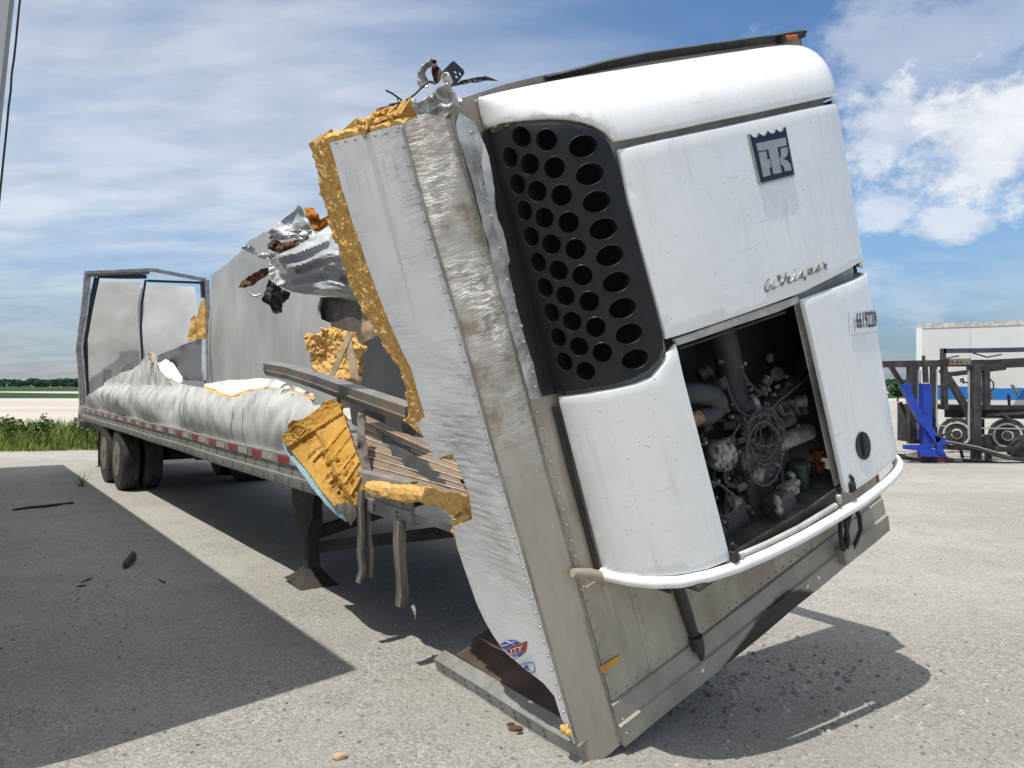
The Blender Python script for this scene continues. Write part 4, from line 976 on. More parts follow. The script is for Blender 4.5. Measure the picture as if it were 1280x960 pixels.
    MB().box((0.95, 0.745, 0.22), (1.25, 0.025, 0.36)).build('sill_tray', 'engine', UNIT)
    sl = MB(); sl.beam(hit(FF, 2, 0.40, 922, 694), hit(FF, 2, 0.40, 1050, 618), 0.05, 0.02, (0, 0, 1)); sl.build('opening_sill', 'black', UNIT)
    E = lambda x, y, w=0.2: hit(FF, 2, w, x, y)
    EN = bpy.data.objects.new('engine', None); COL.objects.link(EN); EN.parent = UNIT
    def curve(P, n=6):
        out = []; P = [Vector(p) for p in P]
        for i in range(len(P) - 1):
            p0, p1, p2, p3 = P[max(0, i - 1)], P[i], P[i + 1], P[min(len(P) - 1, i + 2)]
            for k in range(n):
                t = k / n; out.append(0.5 * ((2 * p1) + (p2 - p0) * t + (2 * p0 - 5 * p1 + 4 * p2 - p3) * t * t + (3 * p1 - p0 - 3 * p2 + p3) * t ** 3))
        return out + [P[-1]]
    # ducts
    MB().tube(curve([E(896, 400, 0.16), E(906, 430, 0.17), E(914, 470, 0.18), E(920, 498, 0.20), E(930, 508, 0.22), E(942, 505, 0.24)]), [0.066] * 13 + [0.06] * 8 + [0.045] * 10, 14).build('intake_duct', 'hose', EN, smooth=70)
    MB().lathe(E(942, 505, 0.24), FF.MT @ Vector((0.9, 0.1, 0.3)), [(0.048, -0.012), (0.050, 0.0), (0.048, 0.012), (0.036, 0.012)], 14).build('hose_clamp', 'engine_l', EN)
    MB().tube(curve([E(850, 492, 0.26), E(872, 492, 0.27), E(890, 496, 0.27), E(897, 508, 0.26), E(888, 518, 0.26), E(872, 522, 0.27)]), [0.05] * 20 + [0.044] * 11, 14).build('exhaust_elbow', 'hose', EN, smooth=70)
    MB().tube([E(874, 521, 0.28), E(858, 530, 0.28)], 0.036, 12).build('exhaust_stub', 'rustpipe', EN, smooth=60)
    # block
    def bx(x, y, w, size, mat, name, rz=0.0, bv=0.012):
        r = Matrix.Rotation(rz, 3, 'Z'); MB().box(E(x, y, w), size, r).build(name, mat, EN, bevel=bv)
    bx(948, 590, 0.12, (0.36, 0.42, 0.14), 'engine', 'engine_block'); bx(905, 655, 0.16, (0.22, 0.22, 0.14), 'engine', 'compressor_body', 0.1)
    bx(965, 505, 0.10, (0.42, 0.13, 0.12), 'engine', 'valve_cover', 0.25, 0.03); bx(985, 470, 0.06, (0.50, 0.07, 0.08), 'engine', 'radiator_rail', 0.3)
    bx(1022, 620, 0.10, (0.20, 0.20, 0.12), 'engine', 'fuel_block', 0, 0.02)
    # alternator with bolt heads
    al = MB(); ax = Vector((-0.35, 0.1, 0.93)).normalized(); c = E(903, 570, 0.27)
    al.lathe(c, ax, [(0.05, -0.11), (0.068, -0.09), (0.072, -0.02), (0.072, 0.015), (0.060, 0.03), (0.024, 0.032), (0.022, 0.045), (0.001, 0.046)], 22)
    a1 = ax.orthogonal().normalized(); b1 = ax.cross(a1)
    for k in range(8):
        t = k * math.pi / 4; al.lathe(c + (a1 * math.cos(t) + b1 * math.sin(t)) * 0.046, ax, [(0.009, 0.025), (0.009, 0.042), (0.005, 0.046)], 6)
    al.build('alternator', 'engine_l', EN, smooth=40)
    for k in range(6):
        t = k * math.pi / 3 + 0.3; MB().lathe(c + (a1 * math.cos(t) + b1 * math.sin(t)) * 0.060 + ax * 0.028, ax, [(0.010, 0.0), (0.010, 0.004)], 8).build('alternator_vent', 'black', EN)
    pl = MB(); pl.lathe(E(893, 668, 0.26), (-0.3, 0.1, 0.95), [(0.04, -0.06), (0.062, -0.05), (0.056, -0.03), (0.062, -0.01), (0.062, 0.0), (0.03, 0.004), (0.026, 0.03), (0.001, 0.031)], 20); pl.build('pulley', 'engine', EN)
    MB().tube(curve([E(886, 602, 0.28), E(900, 606, 0.29), E(914, 618, 0.29), E(918, 632, 0.28), E(914, 642, 0.28), E(902, 646, 0.27)]), 0.006, 6).build('fuel_line', 'cable', EN)
    st = MB(); st.tube([E(968, 556, 0.24), E(1008, 540, 0.24)], 0.045, 14); st.lathe(E(1008, 540, 0.24), E(1008, 540, 0.24) - E(968, 556, 0.24), [(0.045, 0), (0.045, 0.02), (0.03, 0.035), (0.02, 0.05)], 14); st.build('starter_motor', 'engine_l', EN, smooth=50)
    st = MB(); st.tube([E(966, 535, 0.24), E(990, 524, 0.24)], 0.028, 12); st.build('solenoid', 'engine', EN, smooth=50)
    fc = MB(); up = Vector((0, 1, 0.05)); fc.lathe(E(1000, 590, 0.25), up, [(0.03, -0.12), (0.045, -0.11), (0.046, 0.03), (0.052, 0.035), (0.052, 0.05), (0.040, 0.06), (0.001, 0.062)], 20); fc.build('oil_filter', 'greencan', EN, smooth=40)
    sheet('filter_label', [(0, 0), (0.03, 0), (0.03, 0.028), (0, 0.028)], lambda a, b: E(1000, 580, 0.25) + Vector((-0.046 * math.cos(a * 8 - 0.6), b - 0.02, 0.048 * math.sin(0.9 + a * 6))), 0.015, 0.001, 'engine_l', EN)
    op_ = MB(); op_.lathe(E(1022, 575, 0.20), (0.1, 1, 0), [(0.02, -0.07), (0.034, -0.06), (0.036, -0.02), (0.02, -0.01), (0.02, 0.03), (0.036, 0.035), (0.036, 0.055), (0.02, 0.062), (0.001, 0.064)], 14); op_.build('fuel_pump', 'orangept', EN, smooth=40)
    jb = MB(); jb.box(E(985, 612, 0.30), (0.09, 0.06, 0.07)); jb.box(E(992, 604, 0.31), (0.05, 0.03, 0.05)); jb.build('filter_housing', 'engine_l', EN, bevel=0.008)
    bx(975, 632, 0.30, (0.16, 0.13, 0.09), 'engine', 'lift_pump', 0.1, 0.02)
    vv = MB(); vv.lathe(E(972, 630, 0.36), (-0.1, 1, 0.1), [(0.018, -0.05), (0.022, -0.03), (0.012, -0.02), (0.012, 0.0), (0.020, 0.005), (0.016, 0.03), (0.008, 0.045)], 10); vv.build('drain_valve', 'engine_l', EN)
    rnd = random.Random(9)
    cb = MB(); cc = (955, 542)
    for k in range(11):
        rx, ry = rnd.uniform(12, 26), rnd.uniform(18, 34); ox, oy = rnd.uniform(-6, 6), rnd.uniform(-6, 10); w = rnd.uniform(0.30, 0.36); ph = rnd.uniform(0, 6)
        P = [E(cc[0] + ox + rx * math.cos(t), cc[1] + oy + ry * math.sin(t), w + 0.02 * math.sin(2 * t + ph)) for t in [i * math.pi / 12 for i in range(25)]]
        cb.tube(P, 0.0038, 5, cap=False)
    P = [E(955 + 22 * math.cos(t), 575 + 40 * math.sin(t) - 8, 0.35) for t in [i * math.pi / 14 for i in range(29)]]; cb.tube(P, 0.005, 5, cap=False)
    for path in (((905, 470), (918, 505), (935, 520), (955, 516), (975, 500)), ((925, 462), (938, 480), (955, 492), (965, 470)), ((975, 500), (1000, 480), (1010, 470)), ((925, 530), (915, 550), (922, 570)), ((955, 515), (950, 540), (958, 570))):
        cb.tube(curve([E(x, y, 0.30) for x, y in path]), 0.006, 6)
    cb.build('wiring_loom', 'cable', EN, smooth=60)
    # ribbed head cover, belt, bolts
    hc = MB()
    for k in range(9): hc.box(E(925 + k * 9, 528 - k * 2.6, 0.16), (0.016, 0.10, 0.09), Matrix.Rotation(0.25, 3, 'Z'))
    hc.build('head_fins', 'engine_l', EN, bevel=0.003, kind='stuff')
    bl = MB(); c0, c1 = E(903, 570, 0.245), E(893, 668, 0.235)
    ring = [c0 + Vector((0.05 * math.cos(t), 0.05 * math.sin(t), 0)) for t in [i * math.pi / 8 for i in range(9)]] + [c1 + Vector((0.065 * math.cos(t), 0.065 * math.sin(t), 0)) for t in [math.pi + i * math.pi / 8 for i in range(9)]]
    bl.tube(ring + [ring[0]], 0.007, 6, cap=False); bl.build('drive_belt', 'black', EN)
    bo = MB()
    for k in range(90):
        x, y = rnd.uniform(880, 1035), rnd.uniform(450, 665)
        if x < 905 + (y - 690) * 0.28 + 6 or x > 1040 + (y - 612) * 0.22 - 12: continue
        bo.lathe(E(x, y, rnd.uniform(0.18, 0.26)), (rnd.uniform(-.5, .5), rnd.uniform(-.5, .5), 1), [(0.010, -0.02), (0.010, 0.0), (0.006, 0.003)], 6)
    bo.build('bolt_heads', 'engine_l', EN, kind='stuff')
    for k in range(70):
        x, y = rnd.uniform(875, 1035), rnd.uniform(455, 665)
        if x < 905 + (y - 690) * 0.28 + 8 or x > 1040 + (y - 612) * 0.22 - 14: continue
        r = Matrix.Rotation(rnd.uniform(-0.4, 0.6), 3, 'Z') @ Matrix.Rotation(rnd.uniform(-0.4, 0.4), 3, 'X') @ Matrix.Rotation(rnd.uniform(-0.4, 0.4), 3, 'Y'); w = rnd.uniform(0.14, 0.24)
        if k % 2: MB().box(E(x, y, w), (rnd.uniform(0.02, 0.09), rnd.uniform(0.015, 0.06), rnd.uniform(0.02, 0.06)), r).build('bracket', 'engine' if k % 5 else 'engine_l', EN, bevel=0.005)
        else: rr = rnd.uniform(0.012, 0.032); MB().lathe(E(x, y, w), r @ Vector((rnd.choice((0, 1)), rnd.choice((0, 1)), 0.6)), [(rr * .7, -rr), (rr, -rr * .8), (rr, rr * .4), (rr * 1.2, rr * .5), (rr * 1.2, rr * .9), (rr * .5, rr)], 12).build('fitting', 'engine' if k % 3 else 'engine_l', EN, smooth=40)
    # bits of bracketry so that the bay does not read as empty
    for k in range(34):
        x, y = rnd.uniform(868, 1035), rnd.uniform(440, 660)
        lo = 905 + (y - 690) * 0.28; hi = 1040 + (y - 612) * 0.22
        if x < lo - 2 or x > hi - 12: continue
        r = Matrix.Rotation(rnd.uniform(0, 3), 3, 'Z') @ Matrix.Rotation(rnd.uniform(-0.5, 0.5), 3, 'X')
        if k % 3: MB().box(E(x, y, rnd.uniform(0.10, 0.2)), (rnd.uniform(0.02, 0.11), rnd.uniform(0.015, 0.05), rnd.uniform(0.02, 0.06)), r).build('bracket', 'engine' if k % 2 else 'engine_l', EN, bevel=0.004)
        else:
            p = E(x, y, rnd.uniform(0.12, 0.22)); MB().tube(curve([p, p + Vector((rnd.uniform(-.1, .1), rnd.uniform(-.15, .05), 0.03)), p + Vector((rnd.uniform(-.2, .2), rnd.uniform(-.2, .1), 0))]), rnd.uniform(0.006, 0.014), 8).build('pipe', 'hose', EN, smooth=60)
    # latches at the foot of the opening
    for x, y in ((916, 694), (1062, 608)):
        p = lift(*sv(x, y), 0.01); lt = MB(); lt.box(p, (0.035, 0.05, 0.03)); lt.tube([p, p + Vector((0.02, 0.035, 0.0)), p + Vector((0.0, 0.06, 0.0))], 0.010, 7); lt.build('bay_latch', 'black', UNIT, bevel=0.004)
    for x, y in ((926, 696), (1048, 624)): MB().box(lift(*sv(x, y), 0.004), (0.022, 0.045, 0.02)).build('sill_bracket', 'lip', UNIT, bevel=0.003)
    # wrap-round bumper tube under the unit
    path = [sv(*p) for p in ((760, 721), (790, 727), (820, 730), (850, 729), (885, 722), (920, 711), (960, 694), (1000, 674), (1040, 651), (1075, 630))]
    P = [lift(0.03, path[0][1] + 0.02, 0.005)] + [lift(s, v + 0.010, 0.006) for s, v in path]
    vE = path[-1][1] + 0.010
    for k in range(1, 13):
        s = path[-1][0] + (SLEN - 0.06 - path[-1][0]) * k / 12; P.append(lift(s, vE - 0.02 * k / 12 + (0.14 * max(0, (k - 7) / 5) ** 2), 0.004))
    MB().tube(P, 0.027, 12).build('bumper_tube', 'white', UNIT, smooth=60)
    fl_ = [sv(*p) for p in ((920, 697), (960, 680), (1000, 660), (1046, 632))]
    MB().tube([lift(s, v, -0.006) for s, v in fl_], 0.014, 8).build('bumper_flange', 'lip', UNIT, smooth=60)
    MB().tube([hit(FF, 2, 0.035, 716, 716), hit(FF, 2, 0.04, 735, 717), hit(FF, 2, 0.045, 757, 722)], [0.02, 0.026, 0.026], 10).build('bumper_end', 'front_low', UNIT, smooth=60)
    # gap strip behind the cap / door joint and side edge
    sd_ = MB(); sd_.tube([lift(SLEN - 0.30, v, -0.02) for v in (1.70, 1.9, 2.1, 2.3, 2.5, 2.58)], 0.010, 6); sd_.build('side_seal', 'navy', UNIT)

    # emblem
    CE = lambda a, b: (925 + a / 10.667, 150 + b / 10.667)
    def onun(x, y, off): return lift(*sv(x, y), off)
    def deco(name, pts, mat, off, th, parent, conv=CE, step=1.2):
        return sheet(name, resample([conv(*p) for p in pts], step), lambda x, y: onun(x, y, off), 3, th, mat, parent, flip=True)
    outer = [(82, 200), (110, 188), (135, 228), (175, 240), (203, 215), (212, 172), (238, 190), (270, 214), (300, 208), (322, 160), (345, 148), (370, 180), (400, 186), (428, 172), (445, 122), (475, 146), (502, 165), (532, 150), (550, 98), (580, 98), (704, 735), (690, 758), (255, 868), (230, 850)]
    inner = [(102, 212), (115, 212), (140, 240), (178, 252), (212, 228), (222, 192), (240, 205), (272, 226), (304, 220), (332, 175), (346, 166), (370, 192), (402, 198), (434, 184), (450, 140), (474, 160), (502, 178), (538, 162), (556, 116), (572, 116), (684, 728), (672, 738), (262, 842), (246, 832)]
    em = deco('emblem', outer, 'emb_silver', 0.012, 0.006, UNIT); deco('emblem_field', inner, 'emb_dark', 0.0145, 0.002, em)
    for pts in ([(175, 325), (565, 245), (582, 350), (455, 378), (515, 710), (405, 735), (335, 405), (195, 430)],
                [(205, 445), (305, 427), (322, 537), (352, 531), (372, 635), (348, 650), (366, 745), (270, 770)],
                [(500, 392), (588, 372), (598, 430), (582, 488), (532, 535), (590, 552), (630, 602), (645, 680), (556, 695), (540, 632), (508, 598), (495, 548), (508, 490)]):
        deco('emblem_letter', pts, 'emb_silver', 0.017, 0.003, em)
    # script lettering
    CW = lambda a, b: (945 + a / 12.8, 315 + b / 12.8)
    strokes = [[(187, 436), (150, 462), (126, 545), (132, 608), (163, 632), (205, 590), (232, 500), (266, 462), (235, 505), (228, 560), (262, 588), (312, 548), (346, 480), (360, 402), (343, 368), (324, 394), (348, 424), (378, 404)],
               [(380, 540), (415, 455), (456, 352), (444, 336), (428, 410), (408, 500), (398, 536)], [(410, 510), (458, 425), (498, 392), (510, 412), (492, 470), (510, 496), (552, 468), (592, 368), (576, 440), (600, 460), (640, 432), (692, 340), (710, 300), (722, 360), (716, 404), (672, 416), (722, 412), (766, 386)],
               [(762, 455), (782, 370), (812, 262)], [(796, 330), (838, 262), (868, 264), (862, 325), (822, 352), (880, 342), (932, 275), (968, 216), (986, 226), (960, 272), (916, 292), (932, 318), (988, 300), (1042, 222), (1050, 170), (1060, 196), (1102, 202), (1082, 258), (1110, 270)], [(600, 276), (601, 292)]]
    sc = MB()
    for st_ in strokes:
        P = [onun(*CW(*p), 0.007) for p in st_]; sc.tube(curve(P, 4) if len(P) > 2 else P, 0.0048, 6)
    sc.build('script_lettering', 'letter', UNIT, smooth=60)
    # lot-number sticker
    q4 = ((1060.5, 391.5), (1094.5, 388), (1096.5, 411.5), (1062.5, 417))
    def quad(c, off):
        def f(x, y):
            tl, tr, br, bl = c; a = (tl[0] + (tr[0] - tl[0]) * x, tl[1] + (tr[1] - tl[1]) * x); b = (bl[0] + (br[0] - bl[0]) * x, bl[1] + (br[1] - bl[1]) * x)
            return onun(b[0] + (a[0] - b[0]) * y, b[1] + (a[1] - b[1]) * y, off)
        return f
    f = quad(((1058.5, 390.5), (1096.5, 386), (1098, 413.5), (1060.5, 418)), 0.012)
    stk = sheet('number_sticker', resample([(0, 0), (1, 0), (1, 1), (0, 1)], 0.12), f, 0.15, 0.002, 'paper', dr)
    text_mesh('66192204', 'lot_number', 'ink', stk, quad(((1066, 390.8), (1094.5, 388.3), (1095.5, 408.5), (1067.5, 411)), 0.016), 0.012)
    text_mesh('A01', 'lot_number', 'letter', stk, (lambda g: (lambda x, y: g(y, 1 - x)))(quad(((1063, 398), (1065.5, 398), (1066.5, 413), (1064, 413.5)), 0.016)), 0.0)
build_unit()
#@@NEXT2
# ------------------------------------------------------------------ rear part of the wrecked trailer
TR = thing('wrecked_trailer', 'long crushed white semi-trailer with its side and roof torn off, standing on its wheels', 'trailer', TF)
S_REAR, S_END = -4.06, 9.86
def railz(s): return 0.972 - 0.0093 * s
def tpx(x, y, b): return hit(TF, 1, b, x, y)
def tpt(x, y, Y): return TF.loc(at(x, y, Y))
def tsheet(name, pts, depth, sp, mat, parent=None, thick=0.004, jag=0.0, amp=0.05, fs=0.05, seed=1, smooth=55, rough=0.0, **k):
    """pts: (px, py, distance); distance is interpolated over the piece, plus folds"""
    P = [(p[0], p[1]) for p in pts]; D = [(p[2] if len(p) > 2 else depth) for p in pts]
    def L(x, y):
        ws = [1 / (((x - a) ** 2 + (y - b) ** 2) + 2.0) for a, b in P]; Y = sum(w * d for w, d in zip(ws, D)) / sum(ws)
        Y += amp * fold(x, y, fs, seed) + (rough * noise.noise(Vector((x * 0.35, y * 0.35, seed))) if rough else 0)
        return TF.loc(at(x, y, Y))
    return sheet(name, resample(P, sp, jag=jag, seed=seed), L, sp, thick, mat, parent if parent is not None else TR, smooth=smooth, flip=True, **k)
def build_trailer():
    # near bottom rail: a folded aluminium section
    def rail(b0, sgn, s0, s1, name):
        prof_ = [(0.0, 0.0), (-0.006, 0.012), (-0.006, 0.085), (0.004, 0.092), (0.004, 0.165), (-0.008, 0.172), (-0.008, 0.25), (0.002, 0.262), (0.045, 0.262), (0.045, 0.25), (0.02, 0.245), (0.02, 0.012), (0.06, 0.008), (0.06, 0.0)]
        mb = MB(); vs = []; n = 40; k = len(prof_)
        for i in range(n + 1):
            s = s0 + (s1 - s0) * i / n; wob = 0.012 * nz((s, 0), 0.8, 2) + (0.02 * max(0, s - 8.8) if sgn > 0 else 0); dz = 0.010 * nz((s, 3), 0.5, 7)
            for (b, z) in prof_: vs.append((s, b0 + sgn * b + wob, railz(s) + z + dz))
        fs = [(i * k + j, (i + 1) * k + j, (i + 1) * k + (j + 1) % k, i * k + (j + 1) % k) for i in range(n) for j in range(k)] + [tuple(range(k)), tuple(reversed(range(n * k, (n + 1) * k)))]
        return mb.add(vs, fs).build(name, 'alu', TR, smooth=30)
    r = rail(0.0, 1, S_REAR + 0.05, S_END, 'bottom_rail'); rail(2.56, -1, S_REAR + 0.05, 9.0, 'bottom_rail')
    wob = lambda s: 0.012 * nz((s, 0), 0.8, 2) + 0.02 * max(0, s - 8.8)
    dz = lambda s: 0.010 * nz((s, 3), 0.5, 7)
    s = -3.3; i = 0
    while s < 8.6:
        MB().box((s + 0.14, wob(s) - 0.0115, railz(s) + 0.21 + dz(s)), (0.28, 0.004, 0.055)).build('reflective_tape', 'red_tape' if i % 2 == 0 else 'white_tape', r); s += 0.285 if i % 2 == 0 else 0.40; i += 1
    rv = MB()
    s = -3.8
    while s < 9.8:
        for z in (0.03, 0.058): rv.dome((s, wob(s) - 0.006, railz(s) + z + dz(s)), (0, -1, 0), 0.010, 0.007, 6)
        for z in (0.115, 0.142): rv.dome((s + 0.05, wob(s) + 0.004, railz(s) + z + dz(s)), (0, -1, 0), 0.010, 0.007, 6)
        s += 0.30
    rv.build('rivets', 'chassis', r, kind='stuff')
    rv = MB(); s = -3.9
    while s < 8.4: rv.dome((s, wob(s) - 0.010, railz(s) + 0.253 + dz(s)), (0, -1, 0.2), 0.007, 0.006, 5); s += 0.075
    rv.build('rivets', 'rivet', r, kind='stuff')
    # floor and cross members
    MB().box((2.4, 1.28, 1.16), (12.6, 2.44, 0.06)).build('floor', 'alu', TR)
    for i in range(30):
        MB().box((-3.6 + i * 0.42, 1.28, 1.05), (0.05, 2.4, 0.11)).build('cross_member', 'chassis', TR)
    # near side, crumpled down to a strip above the rail
    top = [(101, 520), (106, 508), (113, 498), (119, 493), (128, 483), (140, 474), (150, 468), (165, 460), (172, 455), (180, 447), (188, 440), (193, 447), (196, 462), (205, 472), (215, 479), (235, 482), (252, 484), (262, 488), (275, 494), (290, 498), (305, 491), (322, 487), (345, 485), (365, 490), (385, 496), (398, 508), (404, 525)]
    P = [tpx(x, y, 0.03) for x, y in top]; up = [(p.x, p.z) for p in P]; s_end = up[-1][0]
    out = [(S_REAR + 0.06, railz(S_REAR) + 0.24)] + up + [(s_end, railz(s_end) + 0.24)]
    def wall(s, z):
        h = max(0, z - railz(s) - 0.25); lean = 0.03 + 0.06 * h * h - 0.10 * math.sin(min(1, h / 0.5) * math.pi) * (0.7 + 0.6 * nz((s, 0), 0.9, 3))
        m_ = min(1, h * 3)
        return (s + 0.02 * nz((s, z), 3, 1), lean + 0.11 * nz((s * 0.8, z), 0.8, 3) * m_ + 0.035 * fold(s * 0.8 + 0.5 * z, z * 0.45, 1.0, 3) * m_ - 0.07 * abs(nz((s + z, z * 0.4), 1.7, 6)) * m_ - 0.05 * abs(nz((s * 1.3 - z, z * 1.2), 2.6, 11)) * m_, z)
    wl = sheet('side_wall', resample(out, 0.09, jag=0.006, seed=3), wall, 0.05, 0.004, 'wall', TR, smooth=24)
    # lap seams of the side panels, slanting with the crush
    for i in range(30):
        s = -3.7 + i * 0.40 + 0.06 * math.sin(i * 2.3); top_z = None
        for (a, b) in zip(up, up[1:]):
            if min(a[0], b[0]) <= s <= max(a[0], b[0]): top_z = a[1] + (b[1] - a[1]) * (s - a[0]) / max(1e-6, b[0] - a[0])
        if top_z is None: continue
        z0 = railz(s) + 0.27; sl = 0.30 * math.sin(i * 1.3 + 0.5) + 0.15; hh = max(0.0, top_z - z0 - 0.03) * (0.75 if i % 3 else 0.97)
        P = [Vector(wall(s + sl * hh * t, z0 + hh * t)) + Vector((0, -0.004, 0)) for t in [k / 7 for k in range(8)]]
        MB().tube(P, 0.0038, 4).build('panel_seam', 'wall', wl)
    # torn edge with foam, folded liner
    def strip(name, lo, hi, mat, thick=0.01, jag=0.4, sp=4, amp=0.03, smooth=50, parent=TR):
        """lo/hi: pixel rows with their inboard offset b"""
        pts = [(x, y, TF.wor(tpx(x, y, b)).y) for x, y, b in lo] + [(x, y, TF.wor(tpx(x, y, b)).y) for x, y, b in reversed(hi)]
        return tsheet(name, pts, 0, sp, mat, parent, thick, jag, amp, 0.06, 3, smooth)
    strip('folded_liner', [(255, 484, .10), (275, 492, .10), (290, 495, .12), (305, 489, .14), (330, 485, .15), (360, 488, .15), (392, 497, .15)], [(256, 480, .5), (285, 475, .8), (300, 475, .9), (322, 473, .9), (345, 474, .9), (372, 484, .8), (396, 494, .5)], 'liner_white')
    strip('torn_foam', [(253, 486, .02), (268, 492, .02), (278, 497, .02), (291, 501, .02), (305, 494, .02), (322, 490, .03), (345, 488, .03), (366, 492, .03), (392, 500, .03)], [(256, 482, .10), (270, 487, .10), (279, 492, .10), (292, 495, .10), (306, 488, .12), (323, 485, .12), (346, 484, .12), (368, 488, .12), (394, 496, .12)], 'foam', 0.03, 0.3, 3, 0.02, None)
    strip('torn_foam', [(186, 441, .02), (191, 452, .02), (195, 466, .04), (203, 473, .06), (213, 479, .06)], [(191, 440, .10), (196, 450, .10), (200, 463, .12), (207, 470, .14), (216, 477, .15)], 'foam', 0.03, 0.2, 3, 0.02, None)
    strip('folded_liner', [(196, 465, .15), (205, 474, .15), (217, 479, .2), (228, 477, .3)], [(197, 455, .4), (207, 449, .5), (216, 453, .6), (230, 475, .5)], 'liner_white', amp=0.06)
    strip('dark_liner_flap', [(196, 452, .55), (212, 450, .6), (228, 474, .6), (252, 476, .7)], [(197, 444, .9), (215, 437, 1.2), (234, 429, 1.6), (252, 423, 1.9)], 'liner_dark', amp=0.08)
    strip('dark_liner_flap', [(150, 470, .3), (158, 464, .3), (166, 460, .3)], [(152, 462, .6), (158, 455, .6), (165, 452, .6)], 'liner_dark')
    # far side wall, inner face towards the camera
    ft = [(262, 480), (262, 345), (275, 333), (292, 320), (312, 304), (330, 292), (352, 282), (380, 276), (410, 272), (440, 268), (448, 330), (440, 372), (400, 372), (398, 386), (400, 398), (410, 404), (413, 416), (407, 430), (404, 445), (415, 470), (420, 505), (330, 512)]
    P = [tpx(x, y, 2.47) for x, y in ft]
    def far(s, z): return (s, 2.44 + 0.13 * nz((s, z), 0.5, 2) + 0.05 * fold(s * 0.8, z * 0.3 + s * 0.1, 0.9, 4), z)
    sheet('far_wall', resample([(p.x, p.z) for p in P], 0.25, jag=0.02, seed=5), far, 0.12, 0.04, 'liner', TR, smooth=60)
    # beyond the tear: brown lining, dark sheets with the interior shade put into their colour
    P = [tpx(x, y, 2.60) for x, y in ((392, 366), (470, 362), (512, 420), (508, 505), (400, 512))]
    sheet('torn_lining', resample([(p.x, p.z) for p in P], 0.3), lambda s, z: (s, 2.62 + 0.03 * nz((s, z), 1.2, 5), z), 0.2, 0.03, 'ply_brown', TR)
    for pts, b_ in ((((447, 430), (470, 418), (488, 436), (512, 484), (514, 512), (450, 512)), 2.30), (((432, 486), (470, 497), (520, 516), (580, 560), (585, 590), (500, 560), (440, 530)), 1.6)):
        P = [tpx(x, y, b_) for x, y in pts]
        sheet('shade_lining', resample([(p.x, p.z) for p in P], 0.2, jag=0.015), lambda s, z, b_=b_: (s, b_ + 0.02 * nz((s, z), 0.8, 4), z), 0.15, 0.02, 'liner_dark', TR)
    tsheet('tan_lining', [(450, 372, 7.6), (453, 400, 7.6), (450, 430, 7.6), (470, 420, 7.5), (482, 412, 7.4), (470, 390, 7.5), (460, 372, 7.5)], 0, 4, 'palewood', amp=0.03)
    # torn foam behind, with battens
    tsheet('foam_chunk', [(380, 422, 8.4), (395, 418, 8.3), (404, 422, 8.3), (412, 408, 8.3), (428, 412, 8.2), (440, 416, 8.1), (450, 432, 8.0), (447, 470, 8.0), (420, 478, 8.1), (396, 470, 8.3), (388, 452, 8.4), (392, 444, 8.4), (383, 436, 8.4)], 0, 3, 'foam', amp=0.10, fs=0.035, seed=7, thick=0.10, jag=0.6, smooth=None, rough=0.04)
    for (a, b, w) in (((438, 416), (411, 478), 0.05), ((434, 420), (447, 486), 0.07)):
        mb = MB(); mb.beam(tpt(*a, 7.3), tpt(*b, 7.1), w, 0.03, TF.MT @ Vector((0, -1, 0))); mb.build('batten', 'palewood', TR)
    # foam left on the far rear corner
    tsheet('foam_sliver', [(234, 425), (239, 398), (243, 394), (246, 424)], 16.4, 3, 'foam', amp=0.05, thick=0.05, jag=0.3, smooth=None)
    tsheet('foam_sliver', [(240, 424), (246, 395), (251, 376), (256, 374), (257, 424)], 16.6, 3, 'foam', amp=0.05, thick=0.05, jag=0.3, smooth=None)

    # rear frame
    near = lambda x, y: hit(TF, 0, S_REAR, x, y)
    def pbeam(name, pts, w, h, mat, up=(1, 0, 0), parent=TR):
        mb = MB()
        for a, b in zip(pts, pts[1:]): mb.beam(near(*a), near(*b), w, h, up)
        return mb.build(name, mat, parent)
    fr = pbeam('rear_post', [(108, 342), (106, 372), (101, 410), (98, 436), (101, 470), (103, 525)], 0.09, 0.10, 'frame')
    pbeam('post_skin', [(113, 345), (110, 380), (104, 420), (102, 436), (106, 480), (108, 523)], 0.03, 0.16, 'alu_bright', parent=fr)
    hd = pbeam('rear_header', [(106, 341), (140, 340), (185, 337.5), (194, 338), (225, 344), (257, 350)], 0.07, 0.10, 'frame')
    pbeam('header_edge', [(108, 344.5), (140, 343), (186, 341)], 0.05, 0.16, 'greywood', parent=hd)
    pbeam('rear_post', [(258, 350), (260, 420), (262, 520)], 0.10, 0.12, 'frame')
    pbeam('rear_sill', [(98, 527), (130, 531), (200, 527), (262, 517)], 0.22, 0.22, 'frame')
    # bumper guard
    mb = MB(); mb.beam((S_REAR, 0.3, 0.5), (S_REAR, 2.3, 0.5), 0.1, 0.1); mb.beam((S_REAR, 0.55, 1.0), (S_REAR, 0.55, 0.5), 0.08, 0.08); mb.beam((S_REAR, 2.05, 1.0), (S_REAR, 2.05, 0.5), 0.08, 0.08); mb.build('rear_guard', 'chassis', TR)
    def door(name, pts, mat, off, seed):
        P = [hit(TF, 0, S_REAR - 0.12 + off, *p) for p in pts]
        return sheet(name, resample([(p.y, p.z) for p in P], 0.15), lambda b, z: (S_REAR - 0.12 + off - 0.19 * (z - 1.2) - 0.05 * abs(z - 2.6) + 0.03 * fold(b, z, 0.7, seed) + 0.015 * nz((b, z), 1.8, seed), b, z), 0.11, 0.05, mat, TR, smooth=40)
    ld = door('rear_door', [(124, 349), (182, 349), (178, 376), (176, 400), (177, 445), (180, 530), (112, 530), (107, 470), (108, 420), (116, 384)], 'door_l', 0.14, 3)
